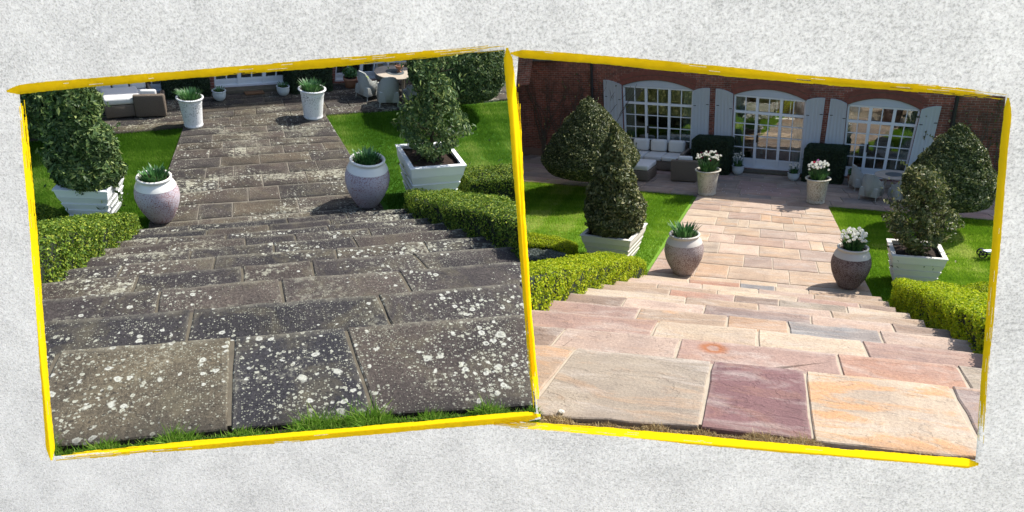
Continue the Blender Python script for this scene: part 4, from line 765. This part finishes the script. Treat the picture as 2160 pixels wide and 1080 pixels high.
def dchair(g, px, py, hpx, yaw, label, grp):
    P, s = sc_at(g, px, py, hpx, .88); root = empty('dining_chair', g.M @ Matrix.Translation(Vector(P)) @ Matrix.Rotation(yaw, 4, 'Z') @ Matrix.Diagonal((s, s, s, 1))); tag(root, label, 'chair', grp)
    for x in (-.24, .24):
        for y in (-.24, .22): MB().tube([(x*1.08, y*1.08, 0), (x, y, .2)], [.014, .02], 6).obj('leg', m_wickG, root)
    MB().hexa([(-.29, -.28, .13), (.29, -.28, .13), (.29, .28, .13), (-.29, .28, .13), (-.27, -.26, .42), (.27, -.26, .42), (.27, .26, .42), (-.27, .26, .42)]).obj('seat', m_wickG, root, bevel=.02)
    mb = MB(); n = 14; k0 = 0
    for side, r in ((0, .30), (1, .262)):
        for i in range(n+1):
            t = i/n; a = math.pi*(-.12+1.24*t)+math.pi; zt = .60+.28*math.exp(-((t-.5)/.26)**4); x = math.cos(a)*r*1.0; y = math.sin(a)*r
            for z in (.14, .42, zt): mb.V.append((x*(1+.05*(z-.4)), y*(1+.12*(z-.4)), z))
    for side in (0, 1):
        b = side*(n+1)*3
        for i in range(n):
            for j in (0, 1): a = b+i*3+j; mb.F.append((a, a+3, a+4, a+1) if side == 0 else (a, a+1, a+4, a+3))
    o_ = (n+1)*3
    for i in range(n): mb.F.append((i*3+2, i*3+5, o_+i*3+5, o_+i*3+2)); mb.F.append((i*3, o_+i*3, o_+i*3+3, i*3+3))
    for i in (0, n):
        for j in (0, 1): mb.F.append((i*3+j, i*3+j+1, o_+i*3+j+1, o_+i*3+j))
    mb.obj('backrest', m_wickG, root, smooth=True); return root
def rtable(g, px, py, hpx, wpx, label):
    P, s = sc_at(g, px, py, hpx, .74); root = empty('round_table', g.M @ Matrix.Translation(Vector(P)) @ Matrix.Diagonal((s, s, s, 1))); tag(root, label, 'table'); R = g.wid(P, wpx)/2/s
    MB().lathe([(.001, .70), (R*.98, .70), (R, .715), (R, .735), (R*.98, .74), (R*.46, .74), (.001, .739)], 48).obj('tabletop', m_tab, root); MB().lathe([(R*.45, .741), (R*.45, .75), (.001, .752)], 40).obj('lazy_susan', m_lead, root)
    for k in range(4): a = k*math.pi/2+.5; MB().tube([(math.cos(a)*R*.6, math.sin(a)*R*.6, 0), (math.cos(a)*R*.6, math.sin(a)*R*.6, .70)], .035, 8).obj('leg', m_tab, root)
    return root, P, s
armchair(GL, 321, 236, 48, yaw_at(GL, 321, 236)-.15, 'brown wicker armchair seen from behind beside the left tall white pot'); stool(GL, 262, 236, 40, yaw_at(GL, 262, 236), 'brown wicker footstool with white cushion left of the armchair, dark garden'); sofa(GL, 262, 216, 40, yaw_at(GL, 250, 216), 3, 'brown wicker sofa with cream pillows behind the footstool, dark garden')
dchair(GL, 776, 205, 58, yaw_at(GL, 776, 205)-1.2, 'grey wicker dining chair on the left of the round table, dark garden', 'wicker chairs round the left garden table'); dchair(GL, 818, 219, 64, yaw_at(GL, 818, 219)-.25, 'grey wicker dining chair with its back to the viewer, dark garden', 'wicker chairs round the left garden table')
dchair(GL, 806, 170, 40, yaw_at(GL, 806, 170)+2.9, 'grey wicker dining chair behind the round table, dark garden', 'wicker chairs round the left garden table'); dchair(GL, 872, 215, 58, yaw_at(GL, 872, 215)+.7, 'grey wicker dining chair half hidden by the leggy bay, dark garden', 'wicker chairs round the left garden table')
rt, rP, rs = rtable(GL, 832, 190, 38, 88, 'round silvered wooden table with grey centre disc, dark garden')
u = g = None
ur = empty('stone_urn', GL.M @ Matrix.Translation(Vector(rP)+Vector((.08, 0, .752*rs))) @ Matrix.Diagonal((rs, rs, rs, 1))); tag(ur, 'small terracotta goblet urn on the round table, dark garden', 'urn'); MB().lathe([(0, 0), (.10, 0), (.10, .02), (.035, .04), (.03, .09), (.06, .11), (.13, .15), (.15, .22), (.17, .25), (.13, .25), (.10, .15), (0, .13)], 28).obj('bowl', m_terra, ur, smooth=True)
sofa(GR, 1384, 352, 52, yaw_at(GR, 1384, 352), 3, 'brown wicker sofa with three white back cushions below the left window', L=1.75); stool(GR, 1350, 374, 32, yaw_at(GR, 1350, 372), 'brown wicker footstool with white cushion half hidden by the bay cone, sunny garden'); armchair(GR, 1447, 376, 46, yaw_at(GR, 1447, 376)+.1, 'brown wicker armchair with its back to the viewer beside the left sandy pot')
gq = 'wicker chairs round the right garden table'
dchair(GR, 1812, 398, 52, yaw_at(GR, 1812, 398)-1.1, 'grey wicker dining chair nearest the terracotta pot, sunny garden', gq); dchair(GR, 1836, 419, 56, yaw_at(GR, 1836, 419)-.35, 'grey wicker dining chair standing forward of the round table, sunny garden', gq); dchair(GR, 1874, 378, 36, yaw_at(GR, 1874, 378)+2.9, 'grey wicker dining chair behind the round table, sunny garden', gq); dchair(GR, 1896, 424, 52, yaw_at(GR, 1896, 424)+.5, 'grey wicker dining chair right of the table, behind the sparse bay, sunny garden', gq)
rtable(GR, 1880, 402, 34, 84, 'round wooden table with dark centre disc, sunny garden')
def cart(g, px, py):
    P = g.at(px, py); s = g.wid(P, 21)/.20; root = empty('lawn_trolley', g.M @ Matrix.Translation(Vector(P)) @ Matrix.Rotation(yaw_at(g, px, py)+.35, 4, 'Z') @ Matrix.Diagonal((s, s, s, 1))); tag(root, 'small trolley with black spoked wheels and white deck on the right lawn', 'trolley')
    for x, y in ((0, 0), (.05, .19), (.42, 0), (.45, .19)):
        mb = MB(); M = Matrix.Translation((x, y, .1)) @ Matrix.Rotation(math.pi/2, 4, 'X'); n = 24
        wl = mesh('wheel', [(0, 0, 0)], [], m_iron, root); bm = MB(); bm.lathe([(.082, -.018), (.10, -.018), (.10, .018), (.082, .018), (.082, -.018)], n); bm.lathe([(.0, -.02), (.022, -.02), (.022, .02), (0, .02)], 12)
        for k in range(6): a = k*math.pi/3; bm.tube([(.015*math.cos(a), .015*math.sin(a), 0), (.085*math.cos(a), .085*math.sin(a), 0)], .007, 4)
        bpy.data.objects.remove(wl); bm.obj('wheel', m_iron, root, M)
    MB().box(-.02, .50, -.005, .015, .09, .11).obj('axle_frame', m_iron, root); MB().box(.06, .6, .03, .17, .13, .17).obj('deck', m_white, root, bevel=.01); MB().tube([(.02, .02, .1), (.02, .20, .1)], .01).obj('axle', m_iron, root)
cart(GR, 2072, 545)

# ------------------------------------------------------------------ clipped hedge blocks by the doors
def block(g, base, wpx, hpx, dep, label):
    P = g.at(*base); w_ = g.wid(P, wpx)/2; H = g.height(P, base[1]-hpx); yaw = yaw_at(g, *base); root = g.root('clipped_hedge', P, yaw); tag(root, label, 'hedge'); V = []; bt = MB().box(-w_, w_, 0, dep, 0, H); Pn, N = sample(bt.V, bt.F, 26000); c = np.array([0, dep/2, H/2])
    N = N*np.sign(((Pn-c)*N).sum(1))[:, None]; e = np.minimum(w_-np.abs(Pn[:, 0]), np.minimum(H-Pn[:, 2], dep/2-np.abs(Pn[:, 1]-dep/2))); 
    d = Pn-c; rr = .08; lim = np.array([w_, dep/2, H/2])-rr; q = np.clip(d, -lim, lim); q[:, 2] = np.where(d[:, 2] < 0, d[:, 2], q[:, 2]); v = d-q; l = np.linalg.norm(v, axis=1)[:, None]+1e-6; Pn = c+q+v/l*np.minimum(l, rr)
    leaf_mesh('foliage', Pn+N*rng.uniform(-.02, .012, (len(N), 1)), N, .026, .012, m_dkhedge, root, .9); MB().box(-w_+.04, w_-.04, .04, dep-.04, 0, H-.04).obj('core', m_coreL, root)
block(GL, (400, 206), 100, 62, .7, 'dark clipped hedge block left of the white doors, dark garden'); block(GL, (661, 196), 94, 62, .7, 'dark clipped hedge block right of the white doors, dark garden')
block(GR, (1494, 367), 84, 72, .55, 'dark clipped hedge block behind the left sandy pot, sunny garden'); block(GR, (1731, 386), 88, 72, .55, 'dark clipped hedge block behind the right sandy pot, sunny garden')

# ------------------------------------------------------------------ houses
class Wall:
    def __init__(s, g, a, b):
        s.g = g; s.A = g.at(*a); B = g.at(*b); s.t = unit(B-s.A); s.n = np.array([s.t[1], -s.t[0], 0.]); s.n = s.n if s.n@(g.e-s.A) > 0 else -s.n
        s.M = g.M @ Matrix.Translation(Vector(s.A)) @ Matrix(np.stack([s.t, -s.n, [0, 0, 1]], 1).tolist()).to_4x4()     # x along, y inward, z up
    def q(s, px, py, off=0.):       # (along, up) of what is seen at a pixel, on the plane standing off by `off`
        r = s.g.ray(px, py); p0 = s.A+s.n*off; t = ((p0-s.g.e)@s.n)/(r@s.n); P = s.g.e+t*r; return float((P-s.A)@s.t), float(P[2]-s.A[2])
def bil(c, u, v): return ((1-u)*(1-v)*c[0][0]+u*(1-v)*c[1][0]+u*v*c[2][0]+(1-u)*v*c[3][0], (1-u)*(1-v)*c[0][1]+u*(1-v)*c[1][1]+u*v*c[2][1]+(1-u)*v*c[3][1])
def arc(c0, c1, rise, n=14):
    P = []
    for i in range(n+1): t = i/n; P.append((c0[0]+(c1[0]-c0[0])*t, c0[1]+(c1[1]-c0[1])*t+rise*(1-(2*t-1)**2)))
    return P
def prism(pts, y0, y1):
    n = len(pts); mb = MB(); V = [(x, y0, z) for x, z in pts]+[(x, y1, z) for x, z in pts]; return mb.add(V, [tuple(range(n)), tuple(range(n, 2*n))[::-1]]+[(i, (i+1) % n, (i+1) % n+n, i+n) for i in range(n)])
def window(W, root, px, rise, rows, kick=.0, curtains=(0, 5), ncol=6, door=True):
    c = [W.q(*p) for p in px]      # BL, BR, TR, TL
    fr = MB(); fw = .055; dep = (.06, .13)
    def bar(u0, v0, u1, v1, w_, d0, d1):
        a, b = bil(c, u0, v0), bil(c, u1, v1); d = Vector((b[0]-a[0], b[1]-a[1])); n_ = Vector((-d.y, d.x)).normalized()*w_/2
        fr.add(*(lambda m: (m.V, m.F))(prism([(a[0]-n_.x, a[1]-n_.y), (b[0]-n_.x, b[1]-n_.y), (b[0]+n_.x, b[1]+n_.y), (a[0]+n_.x, a[1]+n_.y)], d0, d1)))
    for (u0, v0, u1, v1) in ((0, 0, 0, 1), (1, 0, 1, 1), (0, 1, 1, 1), (0, 0, 1, 0)): bar(u0, v0, u1, v1, fw*1.35, .05, .14)
    vs = rows
    for i in range(1, ncol):
        mj = i % 2 == 0; bar(i/ncol, kick if not mj else 0, i/ncol, 1, .062 if mj else .020, .062 if mj else .075, .125)
    for j, v in enumerate(vs): bar(0, v, 1, v, .058 if j == len(vs)-1 else (.05 if (j == 0 and kick) else .020), .064 if j == len(vs)-1 else .077, .124)
    wo_ = fr.obj('window', m_frame, root)
    if kick:
        for i in range(3): prism([bil(c, i/3+.02, .01), bil(c, (i+1)/3-.02, .01), bil(c, (i+1)/3-.02, kick-.005), bil(c, i/3+.02, kick-.005)], .085, .11).obj('lower_panel', m_frame, wo_)
    V = [kick]+[v for v in vs if v > kick+.01]+[1]
    for i in range(ncol):
        for j in range(len(V)-1):
            P = [bil(c, i/ncol, V[j]), bil(c, (i+1)/ncol, V[j]), bil(c, (i+1)/ncol, V[j+1]), bil(c, i/ncol, V[j+1])]; prism(P, .096, .100).obj('pane', m_glass, wo_)
    for cc in curtains:
        u0, u1 = (cc/ncol+.01, (cc+1)/ncol-.01); n = 30; top = 1; mb = MB()
        for k in range(n+1):
            u = u0+(u1-u0)*k/n; a, b = bil(c, u, .0), bil(c, u, 1); y = .24+.025*math.sin(k*1.9); mb.V += [(a[0], y, a[1]), (b[0], y, b[1])]
        for k in range(n): mb.F.append((2*k, 2*k+1, 2*k+3, 2*k+2))
        mb.obj('curtain', m_curt, wo_, smooth=True)
    if door:
        h = bil(c, .36, .42); MB().box(h[0]-.02, h[0]+.02, .045, .075, h[1]-.09, h[1]+.09).obj('handle', m_iron, wo_)
    if rise:
        A = arc(c[3], c[2], rise); prism([c[3]]+A[1:-1]+[c[2]], .03, .12).obj('arched_panel', m_shut, root)
    return c
def shutter(W, root, px, flip, rise):
    c = [W.q(*p) for p in px]; n = 5; first = None; sh = None
    for i in range(n):
        u0, u1 = i/n+.004, (i+1)/n-.004; P0, P1 = bil(c, u0, 0), bil(c, u1, 0); T = []
        for k in range(5):
            u = u0+(u1-u0)*k/4; a = bil(c, u, 1); w_ = (u if flip else 1-u); a = (a[0], a[1]+rise*(1-(1-w_)**2)-rise*w_); T.append(a)
        m = prism([P0, P1]+T[::-1], -.045, -.012)
        if i == 0: sh = MB(); q = [bil(c, .03, .03), bil(c, .97, .03), bil(c, .97, .93), bil(c, .03, .93)]; sh = prism(q, -.012, .0).obj('shutter', m_shut, root)
        m.obj('plank', m_shut, sh, bevel=.003, seg=1)
    for v in (.2, .8):
        for sd in (0, 1): a = bil(c, .1+.75*sd, v); MB().box(a[0]-.01, a[0]+.05, -.05, -.046, a[1]-.008, a[1]+.008).obj('bolt', m_iron, sh)
def house(W, px_l, px_r, shadow_px, wins, label, arch=True, rooms=4.5):
    g = W.g; root = empty('brick_house', W.M); tag(root, label, 'house')
    x0, x1 = W.q(*px_l)[0], W.q(*px_r)[0]
    S = RWC.T@SUN; S = g.R@S; P = g.at(*shadow_px); t = ((W.A-P)@W.n)/(S@W.n); H = P[2]+S[2]*t-W.A[2]; H = max(min(H, 9), 3.0); print('house height', H, 'x', x0, x1)
    holes = []; info = []
    for wd in wins:
        c = [W.q(*p) for p in wd['px']]; A = arc(c[3], c[2], wd['rise']) if wd['rise'] else [c[3], c[2]]; holes.append([c[0], c[1]]+A[::-1]); info.append(A)
    V, Fc = poly_holes([(x0, -.3), (x1, -.3), (x1, H), (x0, H)], holes, 0, .28); V = [(x, z, y) for x, y, z in V]; mesh('wall', V, [f[::-1] for f in Fc], m_brick, root)
    for wd, A in zip(wins, info):
        window(W, root, wd['px'], wd['rise'], wd['rows'], wd.get('kick', 0), wd.get('curt', (0, 5)))
        if wd['rise']:
            mb = MB(); 
            for ring in (0, 1):
                n = 46; B = arc(A[0], A[-1], wd['rise'], n*2)
                for i in range(n*2):
                    a, b = Vector(B[i]), Vector(B[i+1]); d = (b-a).normalized(); nn = Vector((-d.y, d.x)); s0, s1 = a.lerp(b, .10), a.lerp(b, .90)
                    r0 = .012+ring*.125; r1 = r0+.113; o_ = random.uniform(-.004, .002); k = prism([tuple(s0+nn*r0), tuple(s1+nn*r0), tuple(s1+nn*r1), tuple(s0+nn*r1)], -.012+o_, .004); mb.add(k.V, k.F)
            o = mb.obj('arch_bricks', m_arch, root); o['kind'] = 'stuff'
            B = arc(A[0], A[-1], wd['rise'], 30); top = [(p[0], p[1]+.24) for p in B][::-1]; prism([(p[0], p[1]+.002) for p in B]+top, -.003, -.001).obj('arch_mortar', m_jointL, root)
    D = rooms; MB().box(x0, x1, .3, D, -.05, .0).obj('room_floor', m_roomfl, root); MB().box(x0, x1, .3, D, 2.9, 3.0).obj('room_ceiling', m_room, root)
    for x in (x0, x1): MB().box(x-.1 if x == x1 else x, x if x == x1 else x+.1, .3, D, 0, 2.9).obj('side_wall', m_room, root)
    hb = []
    for wd in wins[1:2] if len(wins) == 3 and arch else wins[:1]:
        c = [W.q(*p) for p in wd['px']]; hb.append([(c[0][0]+.2, .35), (c[1][0]+.1, .35), (c[2][0]+.1, 2.0), (c[3][0]+.2, 2.0)])
    V, Fc = poly_holes([(x0, -.3), (x1, -.3), (x1, H), (x0, H)], hb, D, D+.2); mesh('rear_wall', [(x, z, y) for x, y, z in V], [f[::-1] for f in Fc], m_room, root)
    rb = MB()
    for h in hb:
        for i in range(0, 5): x = h[0][0]+(h[1][0]-h[0][0])*i/4; rb.box(x-.02, x+.02, D+.05, D+.1, .35, 2.0)
        for z in (.9, 1.45): rb.box(h[0][0], h[1][0], D+.052, D+.098, z-.02, z+.02)
    rb.obj('rear_window_bars', m_frame, root)
    for wd in wins:
        c = [W.q(*p) for p in wd['px']]; cx = (c[0][0]+c[1][0])/2; k = MB(); k.box(cx-.5, cx+.3, 1.6, 2.2, .3, .36); k.tube([(cx-.4, 1.7, 0), (cx-.4, 1.7, .3)], .03); k.tube([(cx+.2, 2.1, 0), (cx+.2, 2.1, .3)], .03); k.box(cx+.4, cx+.8, 2.3, 2.8, 0, .5); k.box(cx+.4, cx+.8, 2.7, 2.8, .5, 1.0); k.obj('room_furniture', m_cush, root)
    mb = MB(); mb.hexa([(x0-.2, -.12, H), (x1+.2, -.12, H), (x1+.2, D+.5, H), (x0-.2, D+.5, H), (x0-.2, -.12, H+.12), (x1+.2, -.12, H+.12), (x1+.2, D+.5, H+.5), (x0-.2, D+.5, H+.5)]); mb.obj('roof', m_slate, root)
    return root, x0, x1, H
WR = Wall(GR, (1100, 324), (1905, 384)); rowsR = [.12, .285, .45, .615, .775]
winsR = [dict(px=[(1318, 334), (1455, 343), (1462, 190), (1312, 181)], rise=.18, rows=rowsR, kick=.12, curt=(0, 5)), dict(px=[(1541, 352), (1687, 364), (1701, 213), (1548, 200)], rise=.18, rows=rowsR, kick=.12, curt=(0, 5)), dict(px=[(1774, 372), (1906, 383), (1942, 232), (1788, 221)], rise=.18, rows=rowsR, kick=.12, curt=(0, 5))]
hr, hx0, hx1, HH = house(WR, (1040, 320), (2300, 410), (1620, 420), winsR, 'red brick house front with three arched glazed doors and blue grey shutters')
for px, fl in (([(1279, 331), (1317, 333), (1311, 179), (1274, 168)], 0), ([(1456, 343), (1492, 347), (1498, 186), (1463, 191)], 1), ([(1505, 349), (1541, 352), (1547, 198), (1511, 187)], 0), ([(1687, 364), (1720, 367), (1741, 207), (1702, 211)], 1), ([(1731, 368), (1773, 371), (1787, 219), (1753, 208)], 0), ([(1907, 383), (1946, 387), (1986, 224), (1944, 231)], 1)): shutter(WR, hr, px, fl, .11)
def pipe(W, root, a, b, r=.035):
    p, q = W.q(*a, .05), W.q(*b, .05); mb = MB(); mb.tube([(p[0], -.06, p[1]), (p[0]+(q[0]-p[0])*.05, -.06, q[1])], r, 10)
    for t in (.2, .55, .9): z = p[1]+(q[1]-p[1])*t; mb.tube([(p[0], -.06, z-.03), (p[0], -.06, z+.03)], r*1.3, 10)
    mb.obj('drainpipe', m_iron, root)
pipe(WR, hr, (1252, 330), (1237, 60)); pipe(WR, hr, (1985, 390), (2030, 150))
a, b = WR.q(1060, 118), WR.q(1181, 130); MB().box(a[0], b[0], -.22, -.002, a[1]-.12, a[1]-.02).obj('gutter', m_lead, hr, bevel=.01); MB().box(a[0], b[0]-.02, -.17, -.002, a[1]-.02, a[1]+.25).obj('canopy_fascia', m_lead, hr, bevel=.01)
MB().box(hx0, WR.q(1279, 330)[0], -.03, -.002, -.2, .20).obj('plinth', plain('plinth_render', (.16, .10, .08), .9, .3, 5), hr); MB().box(WR.q(1541, 352)[0]-.1, WR.q(1687, 364)[0]+.1, -.22, -.003, -.02, .045).obj('door_step', m_jointL, hr, bevel=.006)
def climber(W, starts, label, n=14, leaves=60):
    root = empty('climbing_plant', W.M); tag(root, label, 'climber'); mb = MB(); LP = []
    for sx, L in starts:
        for _ in range(n):
            x, z = W.q(*sx)[0]+random.uniform(-.1, .1), 0.; a = math.pi/2+random.uniform(-.5, .5); pts = [(x, -.02, z)]; m = random.randint(8, 16)
            for k in range(m): a += random.uniform(-.35, .35); a = a*.9+.1*math.pi/2; x += math.cos(a)*L/m; z += math.sin(a)*L/m*.9; pts.append((x, -.02-random.random()*.03, z)); LP.append((x+random.uniform(-.06, .06), -.05, z+random.uniform(-.06, .06)))
            mb.tube(pts, [.012*(1-k/len(pts))+.003 for k in range(len(pts))], 4)
    mb.obj('stems', plain('dry_vine', (.085, .065, .05), .9), root)
    P = np.array(random.sample(LP, min(leaves, len(LP)))); leaf_mesh('leaves', P, np.tile([0, -1., .3], (len(P), 1)), .07, .04, m_bayR, root, .6)
climber(WR, [((1150, 326), 2.4), ((1210, 328), 2.6), ((1265, 330), 2.5)], 'bare woody creeper spread over the brick wall left of the first shutter'); climber(WR, [((2010, 392), 1.8), ((2090, 398), 2.2)], 'bare woody creeper over the brick wall right of the last shutter', 12, 110)
WL = Wall(GL, (300, 200), (870, 166))
rowsL = [.12, .3, .48, .66, .82]
winsL = [dict(px=[(453, 188), (608, 178), (618, 60), (446, 72)], rise=0, rows=rowsL, kick=.14, curt=(0,)), dict(px=[(706, 174), (868, 165), (885, 50), (715, 60)], rise=0, rows=rowsL, kick=.14, curt=(0, 2, 4, 5)), dict(px=[(200, 206), (345, 197), (340, 80), (190, 90)], rise=0, rows=rowsL, kick=.14, curt=(0, 5))]
hl, a0, a1, _ = house(WL, (-150, 222), (1120, 152), (560, 215), winsL, 'brick house foot with white glazed doors at the top of the dark garden', False)
MB().box(WL.q(453, 188)[0], WL.q(608, 178)[0], -.2, -.003, -.02, .05).obj('door_step', m_jointL, hl, bevel=.006)
for g_, W_, x_ in ((GR, WR, (hx0, hx1)),):
    gw = empty('added_rear_wall', W_.M); tag(gw, 'added brick wall behind the house, a warm tone through the panes of the middle glazed door', 'wall'); MB().box(x_[0], x_[1], 7.2, 7.45, -.1, 3.2).obj('brickwork', m_brick, gw); MB().box(x_[0], x_[1], 7.15, 7.5, 3.2, 3.28).obj('coping', m_jointR, gw)  # added wall, out of direct view, lends the middle door's glass a warm tone
# door mat, stone, leaf, petals
P = GL.at(534, 194); dm = GL.root('doormat', P+np.array([0, 0, .012]), yaw_at(GL, 534, 194)); tag(dm, 'brown doormat in front of the white doors', 'doormat'); w_ = GL.wid(P, 42)/2; mb = MB(); mb.box(-w_, w_, -.14, .14, -.012, .012); mb.obj('mat', plain('coir', (.13, .07, .035), .95, .3, 30, .8), dm, bevel=.004)
P = GR.at(1184, 872, 0); stn = bmesh.new(); bmesh.ops.create_icosphere(stn, subdivisions=3, radius=1)
for v in stn.verts: n_ = math.sin(v.co.x*3+1)*math.cos(v.co.y*4)*.12+math.sin(v.co.z*6+v.co.x*5)*.06; v.co *= 1+n_; v.co.x *= .021*1.0; v.co.y *= .017; v.co.z *= .012
me = bpy.data.meshes.new('pebble'); stn.to_mesh(me); stn.free(); me.materials.append(plain('white_flint', (.70, .66, .54), .5, .25, 60)); so_ = bpy.data.objects.new('pebble', me); C.objects.link(so_); so_.matrix_world = GR.M @ Matrix.Translation(Vector(P)+Vector((0, 0, .012))); me.polygons.foreach_set('use_smooth', np.ones(len(me.polygons), bool)); tag(so_, 'white flint pebble on the edge of the nearest clean slab', 'pebble')
pr = [(int(x), int(y)) for x, y in zip(rng.uniform(1510, 1660, 26), rng.uniform(385, 412, 26))]
V = []; Fc = []
for x, y in pr:
    P = GR.at(x, y); s = .012; k = len(V); a = random.random()*6
    V += [tuple(P+np.array([math.cos(a+t)*s*f, math.sin(a+t)*s*f, .004+.004*(i % 2)])) for i, (t, f) in enumerate(((0, 1.4), (1.57, .8), (3.14, 1.4), (4.71, .8)))]; Fc.append((k, k+1, k+2, k+3))
tag(mesh('petals', V, Fc, flower_mat('w', (.8, .79, .72)), M=GR.M), 'fallen white petals scattered on the shaded terrace', 'petals', kind='stuff')
